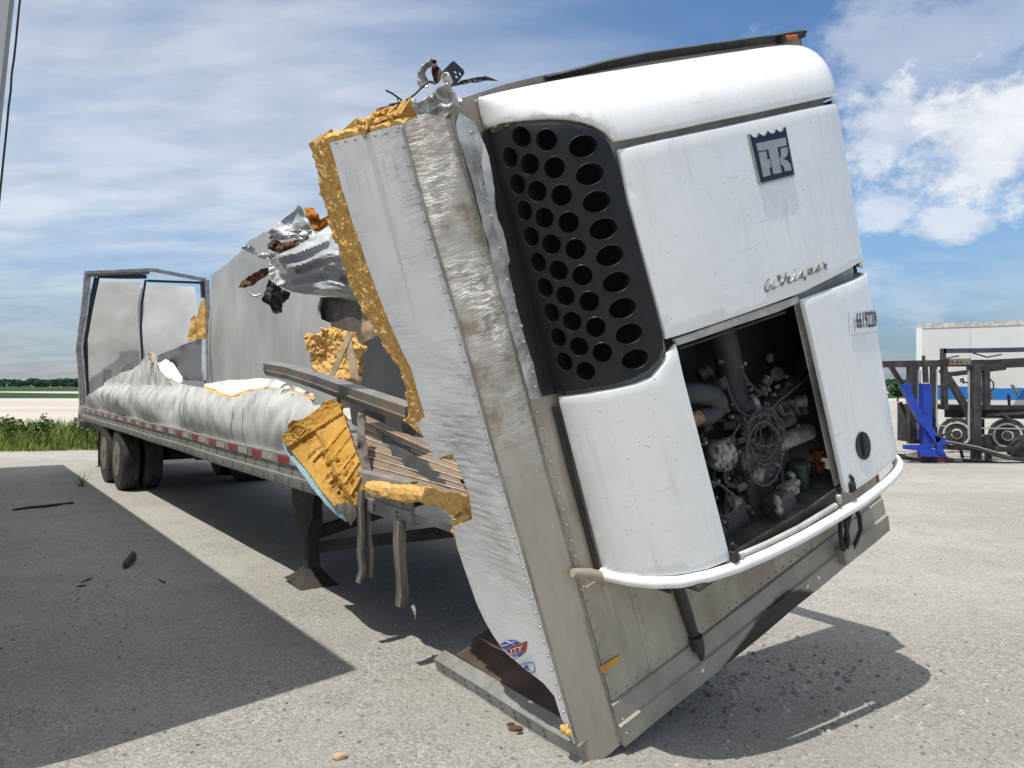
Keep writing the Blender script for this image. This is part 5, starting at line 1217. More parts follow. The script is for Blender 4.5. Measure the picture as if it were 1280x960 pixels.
    rd = door('rear_door', [(184, 352), (220, 353), (252, 355), (257, 440), (258, 525), (182, 525), (178, 445), (177, 380)], 'door_r', 0.06, 6)
    pbeam('door_seal', [(122, 345), (150, 346), (183, 346)], 0.08, 0.07, 'navy', parent=ld)
    pbeam('door_seal', [(121, 347), (113, 384), (106, 424), (107, 470), (110, 525)], 0.10, 0.06, 'navy', parent=ld)
    pbeam('door_seal', [(182, 350), (177, 380), (176, 410), (178, 445), (179, 500)], 0.04, 0.05, 'navy', parent=ld)
    pbeam('door_seal', [(184, 351), (252, 353.5)], 0.05, 0.045, 'navy', parent=rd)
    pbeam('door_seal', [(253, 352), (254, 372)], 0.08, 0.10, 'navy', parent=rd)
    MB().box(near(133, 470) + Vector((0.10, 0, 0)), (0.03, 0.16, 0.26)).build('door_vent', 'frame', ld)
    tsheet('bent_bumper_end', [(98, 508, 15.6), (106, 505, 15.4), (114, 512, 15.2), (112, 528, 15.3), (97, 526, 15.6)], 0, 3, 'frame', amp=0.1, thick=0.05)

    # running gear
    def wheel(s, b, sgn, outer):
        t = bpy.data.objects.new('wheel', None); COL.objects.link(t); t.parent = TR; t.location = (s, b, 0.505)
        ax = (0, -sgn, 0); R_ = 0.515
        pr = [(0.29, -0.02), (0.36, -0.005), (0.44, 0.0), (0.485, 0.012), (0.508, 0.035), (R_, 0.06), (R_, 0.10), (0.505, 0.104), (0.505, 0.116), (R_, 0.12), (R_, 0.155), (0.505, 0.159), (0.505, 0.171), (R_, 0.175), (R_, 0.215), (0.508, 0.245), (0.485, 0.268), (0.44, 0.28), (0.29, 0.27)]
        MB().lathe((0, 0.0, 0), ax, [(r_, h - 0.28) for r_, h in pr], 40).build('tyre', 'tyre', t, smooth=30)
        if outer:
            rp = [(0.29, 0.0), (0.285, -0.03), (0.25, -0.05), (0.235, -0.12), (0.17, -0.13), (0.12, -0.10), (0.11, -0.02), (0.09, 0.0), (0.001, 0.0)]
            rm = MB().lathe((0, 0, 0), ax, rp, 32).build('rim', 'rim', t, smooth=40)
            hb = MB()
            for k in range(10): a = k * math.pi / 5; hb.lathe((0.145 * math.cos(a), -sgn * -0.105, 0.145 * math.sin(a)), ax, [(0.018, 0), (0.018, 0.03), (0.012, 0.034)], 6)
            hb.build('wheel_nuts', 'rim', rm, kind='stuff')
    for s in (0.0, -1.25):
        wheel(s, 0.02, 1, True); wheel(s, 0.36, 1, False); wheel(s, 2.54, -1, True); wheel(s, 2.20, -1, False)
        MB().tube([(s, 0.3, 0.505), (s, 2.26, 0.505)], 0.065, 12).build('axle', 'chassis', TR)
        pass
        for b in (0.75, 1.81):
            mb = MB(); mb.beam((s + 0.45, b, 0.72), (s, b, 0.50), 0.08, 0.10); mb.lathe((s, b, 0.56), (0, 0, 1), [(0.12, 0), (0.15, 0.1), (0.12, 0.36)], 14); mb.build('suspension', 'chassis', TR)
    for b in (0.72, 1.84): MB().box((-0.5, b, 0.88), (3.2, 0.08, 0.14)).build('slider_rail', 'chassis', TR)
    for b in (0.32, 2.24): MB().box((-2.05, b, 0.52), (0.015, 0.55, 0.62)).build('mud_flap', 'black', TR)
    MB().lathe((1.7, 1.28, 0.72), (0, 1, 0), [(0.10, -0.5), (0.15, -0.45), (0.15, 0.45), (0.10, 0.5)], 16).build('air_tank', 'chassis', TR)
    for (s, b, n_) in ((3.6, 1.1, 0), (4.4, 1.7, 1)): MB().box((s, b, 0.80), (0.5, 0.4, 0.36)).build('under_box', 'chassis', TR, bevel=0.02)
    # landing gear
    for b in (0.34, 2.22):
        lg = bpy.data.objects.new('landing_leg', None); COL.objects.link(lg); lg.parent = TR; lg.location = (7.50, b, 0)
        MB().box((0, 0, 0.72), (0.15, 0.15, 0.62)).build('outer_tube', 'gear', lg, bevel=0.012)
        MB().box((0, 0, 0.28), (0.115, 0.115, 0.40)).build('inner_tube', 'gear', lg, bevel=0.01)
        pl = MB(); pl.add([(-0.24, -0.085, 0.95), (0.30, -0.085, 0.95), (0.26, -0.085, 0.62), (0.10, -0.085, 0.42), (-0.08, -0.085, 0.40), (-0.22, -0.085, 0.60), (-0.24, -0.095, 0.95), (0.30, -0.095, 0.95), (0.26, -0.095, 0.62), (0.10, -0.095, 0.42), (-0.08, -0.095, 0.40), (-0.14, -0.095, 0.66)],
                          [(0, 1, 2, 3, 4, 5), (11, 10, 9, 8, 7, 6)] + [(k, 6 + k, 6 + (k + 1) % 6, (k + 1) % 6) for k in range(6)]); pl.build('gusset_plate', 'gear', lg)
        ft_ = MB(); a = [(-0.17, -0.15, 0.035), (0.17, -0.15, 0.035), (0.17, 0.15, 0.035), (-0.17, 0.15, 0.035)]
        ft_.add([(-0.20, -0.17, 0.035), (0.20, -0.17, 0.0), (0.20, 0.17, 0.0), (-0.20, 0.17, 0.035), (-0.15, -0.13, 0.06), (0.15, -0.13, 0.04), (0.15, 0.13, 0.04), (-0.15, 0.13, 0.06), (-0.06, -0.06, 0.14), (0.06, -0.06, 0.14), (0.06, 0.06, 0.14), (-0.06, 0.06, 0.14)],
                [(0, 3, 2, 1), (0, 1, 5, 4), (1, 2, 6, 5), (2, 3, 7, 6), (3, 0, 4, 7), (4, 5, 9, 8), (5, 6, 10, 9), (6, 7, 11, 10), (7, 4, 8, 11), (8, 9, 10, 11)]); ft_.build('foot', 'gear', lg)
    mb = MB(); mb.beam((7.5, 0.34, 0.42), (7.5, 2.22, 0.78), 0.06, 0.10); mb.build('cross_brace', 'gear', TR); mb = MB(); mb.beam((7.5, 0.40, 0.30), (9.0, 1.0, 0.62), 0.08, 0.09); mb.build('drag_brace', 'gear', TR)
    MB().box((7.3, 1.28, 0.90), (0.5, 2.2, 0.12)).build('gear_mount', 'chassis', TR)
    MB().box((8.6, 1.4, 0.93), (2.2, 1.6, 0.10)).build('upper_coupler', 'chassis', TR)

    # twisted floor boards at the broken end
    P00, P10, P01, P11 = tpx(455, 606, 0.03), tpx(592, 634, 0.03), tpx(446, 514, 0.60), tpx(572, 570, 0.60)
    nrm = (P10 - P00).cross(P01 - P00).normalized()
    if nrm.z < 0: nrm = -nrm
    MB().box8([p - nrm * 0.06 for p in (P00, P10, P11, P01)] + [p - nrm * 0.036 for p in (P00, P10, P11, P01)]).build('board_light_block', 'chassis', TR)  # added plate, stops sun leaking through the board gaps
    rows = [0.0, 0.10, 0.235, 0.345, 0.455, 0.60, 0.74, 0.86, 1.0]
    for i in range(len(rows) - 1):
        a, b = rows[i] + 0.004, rows[i + 1] - 0.004
        q = lambda s, t: P00.lerp(P10, s).lerp(P01.lerp(P11, s), t)
        e0, e1 = 0.01 * ((i * 7) % 4), 1.0 - 0.015 * ((i * 5) % 4); z = nrm * (0.002 * ((i * 3) % 3))
        c = [q(e0, a) + z, q(e1, a) + z, q(e1, b) + z, q(e0, b) + z]; MB().box8([p - nrm * 0.03 for p in c] + c).build('floor_board', 'plank', TR)
        if i:
            l = MB(); l.beam(q(0.0, rows[i]) + nrm * 0.006, q(1.0, rows[i]) + nrm * 0.006, 0.006, 0.008, nrm); l.build('floor_strip', 'alu_bright', TR)
    # foam lip under the boards
    mb = MB(); vs = []; fs = []; n = 60
    for i in range(n + 1):
        t = i / n; x = 461 + 138 * t; y = 607 + 27 * t + 2 * math.sin(t * 9); c = tpx(x, y, -0.03)
        for j in range(10):
            a = 2 * math.pi * j / 10; r_ = (0.046 if t > 0.04 else 0.03) * (1 + 0.35 * noise.noise(Vector((t * 22, math.cos(a), math.sin(a)))) + 0.45 * noise.noise(Vector((t * 7, 4, math.cos(a) * 0.6)))); r_ *= (1.25 if t > 0.93 else 1)
            vs.append(c + Vector((0.01 * math.cos(a), r_ * 1.0 * math.cos(a), r_ * 1.05 * math.sin(a))))
    for i in range(n):
        for j in range(10): fs.append((i * 10 + j, i * 10 + (j + 1) % 10, (i + 1) * 10 + (j + 1) % 10, (i + 1) * 10 + j))
    fs += [tuple(range(10)), tuple(reversed(range(n * 10, n * 10 + 10)))]
    mb.add(vs, fs).build('foam_lip', 'foam', TR, smooth=None)
    # torn rail tail and hanging strips
    tsheet('torn_rail_tail', [(508, 640, 4.65), (545, 650, 4.35), (570, 660, 4.2), (566, 667, 4.2), (540, 657, 4.35), (512, 652, 4.6)], 0, 3, 'alu', amp=0.03, thick=0.01)
    tsheet('hanging_strip', [(446, 520, 5.6), (455, 518, 5.5), (456, 545, 5.3), (460, 570, 5.2), (466, 598, 5.1), (461, 606, 5.1), (452, 590, 5.1), (447, 560, 5.3)], 0, 3, 'greywood', amp=0.05, thick=0.02)
build_trailer()

def build_hanging():
    t = thing('hanging_strap', 'grey torn strap hanging from the trailer rail beside the landing gear', 'strap', TF)
    def hs(name, pts, mat, parent, w, h):
        P = [tpt(*p) for p in pts]; mb = MB(); vs = []; n = len(P)
        for i, p in enumerate(P):
            k = 1 + 0.25 * nz((i * 1.7, 0), 1, 4)
            for (a, b) in ((-1, -1), (1, -1), (1, 1), (-1, 1)): vs.append(p + Vector((a * w * k, b * h, 0.0)))
        fs = [(i * 4 + j, i * 4 + (j + 1) % 4, (i + 1) * 4 + (j + 1) % 4, (i + 1) * 4 + j) for i in range(n - 1) for j in range(4)] + [(0, 1, 2, 3), tuple(reversed(range(4 * n - 4, 4 * n)))]
        return mb.add(vs, fs).build(name, mat, parent, smooth=40)
    hs('strap_web', [(452, 612, 5.0), (450, 635, 5.0), (452, 660, 5.0), (450, 690, 5.0), (453, 712, 5.0), (449, 728, 5.0)], 'greywood', t, 0.030, 0.012)
    hs('strap_web', [(459, 630, 5.03), (460, 670, 5.03), (464, 690, 5.03), (462, 722, 5.03)], 'greywood', t, 0.022, 0.012)
    t2 = tag(hs('splintered_post', [(500, 652, 4.62), (499, 675, 4.62), (500, 700, 4.62), (502, 722, 4.62), (503, 740, 4.62), (501, 757, 4.62)], 'greywood', None, 0.034, 0.024), 'splintered grey timber hanging below the broken rail end', 'timber')
    t2.matrix_world = TF.matrix()
build_hanging()

# ------------------------------------------------------------------ foam slab and loose beam
def build_slab():
    t = thing('insulation_slab', 'ochre foam slab with ribbed moulding hanging off the trailer side', 'insulation', TF)
    CS = lambda a, b: (340 + a / 5.65, 490 + b / 5.65)
    corners = [(352, 541, 5.55), (418, 500, 5.75), (460, 618, 5.02), (436, 640, 5.02)]
    def dep(x, y):
        ws = [1 / ((x - a) ** 2 + (y - b) ** 2 + 30) for a, b, _ in corners]; return sum(w * c[2] for w, c in zip(ws, corners)) / sum(ws)
    out = [(65, 310), (110, 265), (170, 215), (250, 170), (330, 110), (400, 60), (440, 45), (470, 85), (500, 150), (530, 230), (550, 290), (580, 390), (610, 470), (640, 560), (660, 650), (665, 735), (630, 775), (600, 830), (570, 825), (535, 795), (480, 800), (440, 808), (400, 760), (350, 700), (290, 610), (230, 530), (170, 460), (110, 390)]
    P = [CS(*p) for p in out]
    ridge = [CS(*p) for p in ((330, 290), (390, 400), (440, 520), (500, 640), (590, 800))]
    fins = [((375, 415), (520, 240)), ((420, 480), (548, 310)), ((470, 575), (590, 420)), ((515, 640), (615, 490)), ((560, 720), (640, 580))]
    fins = [(CS(*a), CS(*b)) for a, b in fins]
    boxes = [[(285, 490), (340, 430), (375, 440), (400, 480), (340, 555), (300, 530)], [(400, 640), (450, 600), (480, 650), (430, 690)], [(455, 710), (490, 680), (510, 710), (475, 745)]]
    boxes = [[CS(*p) for p in b] for b in boxes]
    def rel(x, y):
        h = 0.0; d = min(segdist((x, y), ridge[i], ridge[i + 1]) for i in range(4)); h += 0.045 * math.exp(-(d / 2.8) ** 2)
        side = (x - (398 + (y - 541) * 0.58))
        h -= 0.02 * max(0, min(1, side / 3))
        for a, b in fins: h += 0.030 * math.exp(-(segdist((x, y), a, b) / 1.7) ** 2)
        for bx_ in boxes:
            dd = polydist((x, y), bx_)
            if inside((x, y), bx_): h -= 0.030 * min(1, dd / 1.8)
            h += 0.010 * math.exp(-(dd / 1.5) ** 2)
        tp = y - (545 - (x - 352) * 0.64 + 22)
        h += 0.03 * max(0, min(1, -tp / 3)) + (0.008 * noise.noise(Vector((x * 0.3, y * 0.3, 3))) if tp < 0 else 0)
        if segdist((x, y), CS(180, 290), CS(270, 330)) < 9: h -= 0.03 * abs(noise.noise(Vector((x * 0.45, y * 0.45, 1))))
        return h + 0.005 * noise.noise(Vector((x * 0.25, y * 0.25, 9)))
    def L(x, y): return TF.loc(at(x, y, dep(x, y) - rel(x, y)))
    sheet('foam_body', resample(P, 2.2, jag=0.3), L, 1.1, 0.06, 'foam_slab', t, smooth=75, flip=True)
    ed = [(352, 545), (353, 556), (362, 572), (376, 590), (392, 612), (405, 628), (420, 643), (433, 653), (437, 645), (425, 634), (408, 614), (392, 592), (376, 570), (362, 553)]
    sheet('teal_skin', resample(ed, 3, jag=0.4, seed=4), lambda x, y: TF.loc(at(x, y, dep(x, y) + 0.03)), 3, 0.012, 'teal', t, flip=True)
    ed = [(418, 632), (432, 628), (446, 633), (446, 645), (438, 658), (434, 650), (425, 640)]
    sheet('grey_backing', resample(ed, 3, jag=0.3, seed=4), lambda x, y: TF.loc(at(x, y, dep(x, y) - 0.02)), 3, 0.008, 'greywood', t, flip=True)
build_slab()
def build_beam():
    path = [(333, 461, 7.7), (360, 466, 7.2), (395, 477, 6.6), (430, 490, 6.1), (470, 504, 5.6), (512, 519, 5.15)]
    P = [TF.wor(tpt(*p)) for p in path]; mb = MB()
    prof_ = [(-0.03, -0.085), (0.06, -0.085), (0.06, -0.075), (-0.02, -0.075), (-0.02, -0.025), (-0.045, -0.022), (-0.045, -0.008), (-0.02, -0.005), (-0.02, 0.072), (0.10, 0.072), (0.10, 0.085), (-0.03, 0.085)]
    vs = []; k = len(prof_); n = len(P); side = Vector((0.806, 0.592, 0))
    for i, p in enumerate(P):
        tw = 0.25 - 0.12 * i / n; a = side * math.cos(tw) + Vector((0, 0, 1)) * math.sin(tw); b = Vector((0, 0, 1)) * math.cos(tw) - side * math.sin(tw)
        for (x, y) in prof_: vs.append(p + a * x * 0.75 + b * y * 0.72)
    fs = [(i * k + j, (i + 1) * k + j, (i + 1) * k + (j + 1) % k, i * k + (j + 1) % k) for i in range(n - 1) for j in range(k)] + [tuple(range(k)), tuple(reversed(range((n - 1) * k, n * k)))]
    tag(mb.add(vs, fs).build('bent_beam', 'beam', None, smooth=25), 'long bent aluminium channel lying across the open trailer', 'beam')
build_beam()

# ------------------------------------------------------------------ neighbouring trailer at the left border
def build_neighbour():
    fwd, inn = Vector((0.592, -0.806, 0)), Vector((0.806, 0.592, 0))
    lean = math.radians(4.9); inn_l = inn * math.cos(lean) - Vector((0, 0, 1)) * math.sin(lean); up_l = Vector((0, 0, 1)) * math.cos(lean) + inn * math.sin(lean)
    fr = Frame((-2.132, 3.350, 3.39), fwd, inn_l, up_l)
    # origin is a point on the front, inboard edge; local z runs up the edge
    t = thing('parked_trailer', 'pale grey trailer front whose edge fills the top left corner', 'trailer', fr)
    zt = 0.70; zb = -2.25; L_ = 14.6; Wd = 2.59
    MB().box((-L_ / 2 - 0.02, -Wd / 2 - 0.012, (zt + zb) / 2), (L_, Wd - 0.03, zt - zb - 0.01)).build('box_body', 'box_grey', t)
    MB().box((0.0, -Wd / 2 - 0.015, (zt + zb) / 2), (0.03, Wd - 0.06, zt - zb)).build('front_panel', 'box_grey', t)
    mb = MB(); n = 40; P = [Vector((0.002, -0.008 + 0.0035 * nz((i * 0.9, 0), 1, 3), zb + (zt - zb) * i / n)) for i in range(n + 1)]; mb.tube(P, 0.0045, 6); mb.build('edge_trim', 'chassis', t)
    MB().box((-L_ / 2, -Wd / 2, zt + 0.01), (L_, Wd, 0.03)).build('roof', 'box_white', t)
    mb = MB(); mb.box((0.017, -0.145, 0.42), (0.01, 0.07, 0.035)); mb.build('front_marker', 'amber', t)
    for s in (-11.4, -12.65):
        for b in (-0.3, -2.3):
            c = fr.loc(Vector(fr.wor((s, b, 0)))*1.0); 
            w = fr.wor((s, b, -3)); w.z = 0.51
            MB().lathe(fr.loc(w), (0, 1, 0), [(0.29, -0.27), (0.46, -0.27), (0.51, -0.22), (0.51, 0.22), (0.46, 0.27), (0.29, 0.27)], 28).build('tyre', 'tyre', t, smooth=40)
    for b in (-0.4, -2.2):
        w = fr.wor((-2.8, b, -3)); lo = Vector((w.x, w.y, 0.0)); mb = MB(); mb.beam(fr.loc(lo), fr.loc(lo + Vector((0, 0, 1.2))), 0.14, 0.14); mb.build('landing_leg', 'gear', t)
build_neighbour()

# ------------------------------------------------------------------ background vehicles on the right
def build_hauler():
    t = thing('car_hauler', 'black car-hauling trailer with blue ramp frame parked behind the refrigeration unit', 'car hauler', loc=at(1195, 580, 16.9) * 1.0)
    base = Vector(t.location); base.z = 0; t.location = base
    C = lambda a, b: (1110 + a / 5.647, 420 + b / 5.647)
    def bm(name, pts, w, h, mat, Y=17.0, Y1=None, depth=None):
        mb = MB(); P = [at(*C(*p), Y if Y1 is None else Y + (Y1 - Y) * i / (len(pts) - 1)) - base for i, p in enumerate(pts)]
        for a, b in zip(P, P[1:]): mb.beam(a, b, h, w, (0, 1, 0)) if False else mb.beam(a, b, w, h, (0, 1, 0))
        return mb.build(name, mat, t)
    k = 17.0 / 962 / 5.647                                  # metres per zoomed pixel
    for Yo in (17.0, 18.9):
        bm('deck_beam', [(-40, 200), (250, 195), (560, 192), (720, 190), (1000, 175)], 46 * k, 0.12, 'steel_dk', Yo)
        bm('bottom_beam', [(-40, 842), (530, 888), (1000, 925)], 40 * k, 0.14, 'steel_dk', Yo)
        for (x, y0, y1, w) in ((320, 215, 760, 30), (395, 215, 520, 30), (617, 200, 870, 55), (690, 240, 520, 34), (175, 215, 760, 70)):
            bm('post', [(x, y0), (x + 4, y1)], w * k, 0.14, 'steel_dk', Yo)
        bm('diagonal', [(382, 235), (470, 370), (560, 525), (590, 600)], 44 * k, 0.10, 'steel_dk', Yo)
        bm('top_rail', [(385, 105), (700, 102), (1000, 95)], 32 * k, 0.10, 'steel_bl', Yo)
        bm('post', [(388, 88), (388, 200)], 28 * k, 0.10, 'steel_bl', Yo)
    bm('ramp_beam', [(440, 270), (600, 250), (805, 225)], 30 * k, 0.3, 'steel_dk', 17.6)
    bm('deck_plate', [(420, 185), (570, 180)], 44 * k, 0.16, 'rim', 16.95)
    for x in (425, 455, 488, 520, 600, 628): MB().lathe(at(*C(x, 184), 16.86) - base, (0, -1, 0), [(0.020, 0), (0.020, 0.012)], 10).build('pin_hole', 'black', t)
    for (x, y0, y1) in ((250, 138, 330), (268, 200, 330)): bm('stake', [(x, y0), (x + 8, y1)], 16 * k, 0.06, 'steel_dk', 16.9)
    bm('ram', [(222, 240), (220, 730)], 20 * k, 0.06, 'chrome', 16.9); bm('ram_rod', [(344, 235), (340, 640)], 9 * k, 0.03, 'chrome', 16.9); bm('ram_rod', [(570, 250), (570, 700)], 11 * k, 0.03, 'chrome', 16.9)
    # blue frame
    bm('blue_column', [(264, 335), (268, 830)], 58 * k, 0.20, 'blue', 16.75); bm('blue_diagonal', [(108, 345), (215, 560), (345, 745)], 46 * k, 0.14, 'blue', 16.65)
    def blue(pts, Y=16.6, th=0.04): sheet('blue_plate', resample([C(*p) for p in pts], 4), lambda x, y: at(x, y, Y) - base, 5, th, 'blue', t, flip=True)
    blue([(78, 338), (168, 338), (165, 420), (150, 440)]); blue([(120, 770), (240, 770), (250, 800), (390, 800), (420, 855), (230, 850), (225, 812), (125, 800)], 16.62, 0.12)
    blue([(330, 705), (430, 735), (440, 760), (385, 770), (395, 840), (350, 820), (345, 760)], 16.58)
    bm('ramp', [(370, 728), (620, 790), (860, 862), (1000, 880)], 26 * k, 0.3, 'steel_dk', 16.8); bm('ramp_edge', [(400, 738), (620, 778), (860, 846)], 6 * k, 0.05, 'chrome', 16.6)
    for (a, b, m) in (((125, 838), (205, 850), 'white_tape'), ((205, 852), (240, 856), 'red_tape'), ((370, 872), (460, 878), 'red_tape'), ((462, 874), (525, 880), 'white_tape')): bm('reflective_tape', [a, b], 20 * k, 0.02, m, 16.9)
    bm('red_sill', [(118, 845), (420, 870)], 34 * k, 0.03, 'red_tape', 16.96)
    for pts in (((500, 140), (450, 150), (330, 180)), ((515, 300), (510, 320), (560, 330), (600, 320)), ((715, 300), (745, 330), (745, 370), (710, 405)), ((340, 350), (380, 355), (430, 330)), ((600, 120), (700, 150), (800, 130))):
        mb = MB(); mb.tube([at(*C(*p), 16.9) - base for p in pts], 0.016, 6); mb.build('hose', 'black', t)
    bm('rail_bar', [(345, 632), (420, 634)], 8 * k, 0.03, 'chrome', 16.9); bm('rail_bar', [(650, 650), (1000, 655)], 8 * k, 0.03, 'chrome', 16.95); bm('rail_bar', [(640, 583), (780, 582)], 6 * k, 0.03, 'chrome', 16.95)
    rnd = random.Random(17)
    for k_ in range(16):
        x0 = rnd.uniform(300, 900); y0 = rnd.uniform(215, 830); bm('strut', [(x0, y0), (x0 + rnd.uniform(-60, 140), y0 + rnd.uniform(-60, 90))], rnd.uniform(6, 18) * k, 0.05, 'steel_dk' if k_ % 4 else 'rim', rnd.uniform(17.1, 18.8))
    for (x0, y0, x1, y1, w_) in ((300, 505, 1000, 500, 22), (330, 780, 1000, 800, 30), (560, 225, 1000, 205, 26), (700, 560, 1000, 540, 18), (20, 215, 150, 420, 26), (80, 470, 140, 600, 26)): bm('side_bar', [(x0, y0), (x1, y1)], w_ * k, 0.10, 'steel_dk', 17.3)
    bm('axle_box', [(140, 480), (140, 740)], 90 * k, 0.4, 'steel_dk', 17.6)
    for x in (700, 960): bm('leg', [(x, 700), (x + 10, 900)], 30 * k, 0.12, 'steel_dk', 17.2)
    for (x, Y) in ((985, 17.9),): MB().lathe(at(*C(x, 830), Y) - base, (0, 1, 0), [(0.2, -0.15), (0.38, -0.15), (0.42, -0.1), (0.42, 0.1), (0.38, 0.15), (0.2, 0.15)], 24).build('tyre', 'tyre', t)
build_hauler()

def build_far_truck():
    t = thing('box_trailer', 'white box trailer with blue wave stripe behind the car hauler', 'trailer', loc=(12.5, 20.5, 0))
    base = Vector((12.5, 20.5, 0)); a = at(1147, 406, 20.5); d = Vector((0.85, -0.527, 0)).normalized(); nrm = Vector((-0.527, -0.85, 0)).normalized()
    zt = a.z; zb = at(1147, 505, 20.5).z; L_ = 13.0
    def loc(x, z, o=0.0): q = Vector((a.x, a.y, 0)) + d * x + nrm * o; return Vector((q.x, q.y, z)) - base
    def slab(name, x0, x1, z0, z1, o0, o1, mat): return MB().box8([loc(x0, z0, o0), loc(x1, z0, o0), loc(x1, z1, o0), loc(x0, z1, o0), loc(x0, z0, o1), loc(x1, z0, o1), loc(x1, z1, o1), loc(x0, z1, o1)]).build(name, mat, t)
    bd = slab('box_body', 0, L_, zb, zt, 0, -2.5, 'box_white')
    slab('roof_rail', -0.02, L_, zt - 0.10, zt + 0.02, 0.015, -2.52, 'rim_white'); slab('corner_post', -0.03, 0.12, zb, zt - 0.1, 0.02, -0.2, 'dec_white')
    for i in range(1, 10): slab('panel_seam', i * 1.2, i * 1.2 + 0.012, zb + 0.05, zt - 0.12, 0.006, -0.01, 'rim_white')
    pts = [(0.0, 0.50), (1.2, 0.46), (1.9, 0.42), (2.3, 0.44), (2.7, 0.34), (3.2, 0.42), (3.5, 0.40), (3.8, 0.62), (4.4, 0.72), (5.5, 0.60), (7, 0.8), (L_, 0.5), (L_, 0.14), (0, 0.14)]
    st = sheet('wave_stripe', resample(pts, 0.3), lambda x, z: loc(x, zb + z, 0.008), 0.5, 0.004, 'sky_blue', t)
    slab('side_rail', 0, L_, zb - 0.12, zb, 0.01, -2.5, 'chassis'); slab('chassis_beam', 0.6, L_, zb - 0.36, zb - 0.12, -0.5, -0.7, 'steel_bl')
    for (x, y) in ((1196, 539.5), (1259.5, 541.5), (1330, 541)):
        q_ = (x - CX) / FPX; tt = (q_ * a.y - a.x) / (d.x - q_ * d.y); c = Vector((a.x, a.y, 0)) + d * tt; w = bpy.data.objects.new('wheel', None); COL.objects.link(w); w.parent = t; w.location = Vector((c.x, c.y, 0.42)) - base
        MB().lathe((0, 0, 0), nrm, [(0.27, -0.25), (0.40, -0.25), (0.43, -0.2), (0.43, 0.0), (0.41, 0.03), (0.30, 0.03)], 30).build('tyre', 'tyre', w)
        rm = MB().lathe((0, 0, 0), nrm, [(0.325, 0.02), (0.32, 0.055), (0.28, 0.055), (0.265, 0.025), (0.14, 0.015), (0.12, 0.08), (0.001, 0.085)], 28).build('rim', 'rim_white', w)
        MB().lathe((0, 0, 0), nrm, [(0.10, 0.08), (0.09, 0.12), (0.001, 0.13)], 16).build('hub', 'chassis', rm)
        for k in range(6):
            an = k * math.pi / 3; MB().lathe(d * math.cos(an) * 0.19 + Vector((0, 0, math.sin(an) * 0.19)), nrm, [(0.026, 0.018), (0.026, 0.026)], 10).build('hand_hole', 'black', rm)
    for x in (1.4, 8): slab('support_leg', x, x + 0.12, 0, zb - 0.1, -0.3, -0.42, 'chassis')
build_far_truck()
def build_far_scrub():
    rnd = random.Random(31)
    for (x, y, Y, r, lab) in ((1122, 478, 75, 0.8, 'small dark bush far behind the blue ramp frame'),):
        c = at(x, y, Y); t = thing('distant_bush', lab, 'bush', loc=(c.x, c.y, 0)); lf = MB(); leaf_cloud(lf, (0, 0, 1.2), r, 420, 0.3, rnd, 0.9); lf.build('foliage', 'far_veg', t, smooth=None)
        MB().tube([(0, 0, 0), (0.05, 0, 0.8), (0, 0, 1.6)], [0.09, 0.07, 0.03], 6).build('trunk', 'twig', t)
build_far_scrub()

# ------------------------------------------------------------------ litter on the ground
def gp(x, y): d = ray(x, y); return CAMP + d * (CAMH / -d.z)
def lump(name, px, r, mat, label, cat, sq=(1, 0.6, 0.6), rot=0.0, seed=1, group=None):
    c = gp(*px); bm = bmesh.new(); bmesh.ops.create_icosphere(bm, subdivisions=3, radius=1.0)
    for v in bm.verts:
        k = 1 + 0.28 * noise.noise(v.co * 1.3 + Vector((seed, seed, seed))) + 0.10 * noise.noise(v.co * 4 + Vector((seed, 0, 0)))
        q = Vector((v.co.x * sq[0], v.co.y * sq[1], v.co.z * sq[2])) * r * k; q.rotate(Matrix.Rotation(rot, 3, 'Z')); q.z = max(q.z, -r * sq[2] * 0.55); v.co = q
    me = bpy.data.meshes.new(name); bm.to_mesh(me); bm.free(); finish(me, 40); o = link_mesh(name, me, mat); o.location = (c.x, c.y, r * sq[2] * 0.52); return tag(o, label, cat, group)
lump('ground_stone', (425, 948), 0.032, 'tanstone', 'small tan stone lying alone at the bottom edge', 'stone', (1, 0.7, 0.6), 0.3, 3)
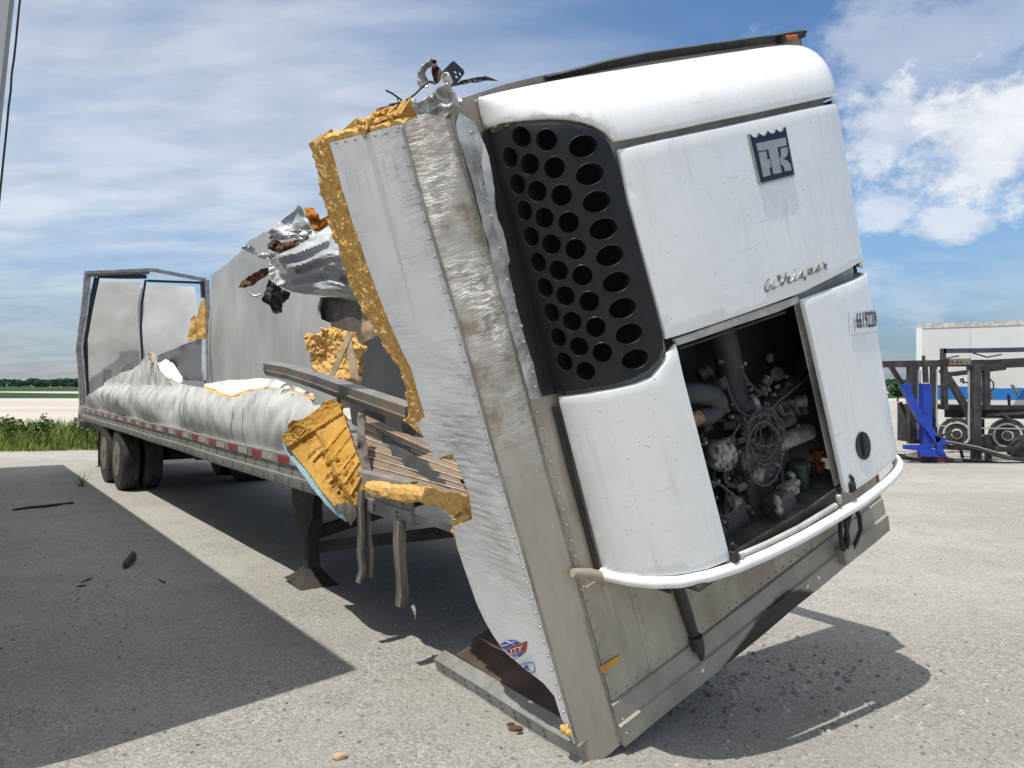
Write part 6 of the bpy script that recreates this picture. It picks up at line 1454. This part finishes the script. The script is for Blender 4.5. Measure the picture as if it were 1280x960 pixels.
def build_litter():
    a, b = gp(166, 696), gp(159, 710); mb = MB(); d = (b - a); P = [a + d * t + Vector((0.01 * math.sin(t * 5), 0, 0.028)) for t in (-0.1, 0.15, 0.4, 0.65, 0.9, 1.1)]
    base = P[2].copy(); mb.tube([p - base for p in P], [0.020, 0.036, 0.040, 0.038, 0.036, 0.016], 10); o = mb.build('rubber_scrap', 'black', None, smooth=60); o.location = base; tag(o, 'curled black rubber scrap on the shaded ground', 'rubber scrap')
    for (pts, r, lab) in (([(16, 639), (34, 636), (60, 634), (80, 631), (92, 630)], 0.022, 'long dark stick lying in the shade at left'),
                          ([(102, 729), (108, 726), (114, 724)], 0.008, 'thin dark twig left of the rubber scrap'), ([(198, 724), (202, 727), (206, 729)], 0.008, 'short bent twig right of the rubber scrap')):
        P = [gp(*p) + Vector((0, 0, r * 0.8)) for p in pts]; base = P[0].copy(); mb = MB(); mb.tube([p - base for p in P], [r * (0.6 + 0.4 * ((i * 7) % 3) / 2) for i in range(len(P))], 7); o = mb.build('dry_stick', 'black', None, smooth=60); o.location = base; tag(o, lab, 'stick')
    lump('dark_clod', (102, 733), 0.026, 'black', 'flat dark scrap beside the thin twig', 'scrap', (1.4, 0.8, 0.35), 0.5, 5)
    for i, (x, y, r) in enumerate(((644, 912, 0.03), (638, 906, 0.018), (650, 917, 0.016))):
        lump('dirt_clod', (x, y), r, 'rust', ('largest', 'middle-sized', 'smallest')[i] + ' brown dirt clod by the fallen side rail', 'clod', (1.2, 0.8, 0.4), 0.4 * i, 8 + i, 'clods by the fallen rail')
    # weed by the wheels
    rnd = random.Random(3); c = gp(101, 608); mb = MB()
    for k in range(26):
        a = rnd.uniform(0, 6.28); h = rnd.uniform(0.12, 0.30); l = rnd.uniform(0.05, 0.2); p = Vector((rnd.uniform(-.04, .04), rnd.uniform(-.04, .04), 0)); e = Vector((math.cos(a) * l, math.sin(a) * l, h)); w = Vector((-math.sin(a), math.cos(a), 0)) * 0.006
        mb.add([p - w, p + w, p + e * 0.6 + w * .6, p + e * 0.6 - w * .6, p + e], [(0, 1, 2, 3), (3, 2, 4)])
    o = mb.build('weed_tuft', 'grass', None, smooth=None); o.location = (c.x, c.y, 0); tag(o, 'dry weed tuft growing by the rear wheels', 'weed')
    # strip of shredded liner on the ground behind the unit shadow
build_litter()
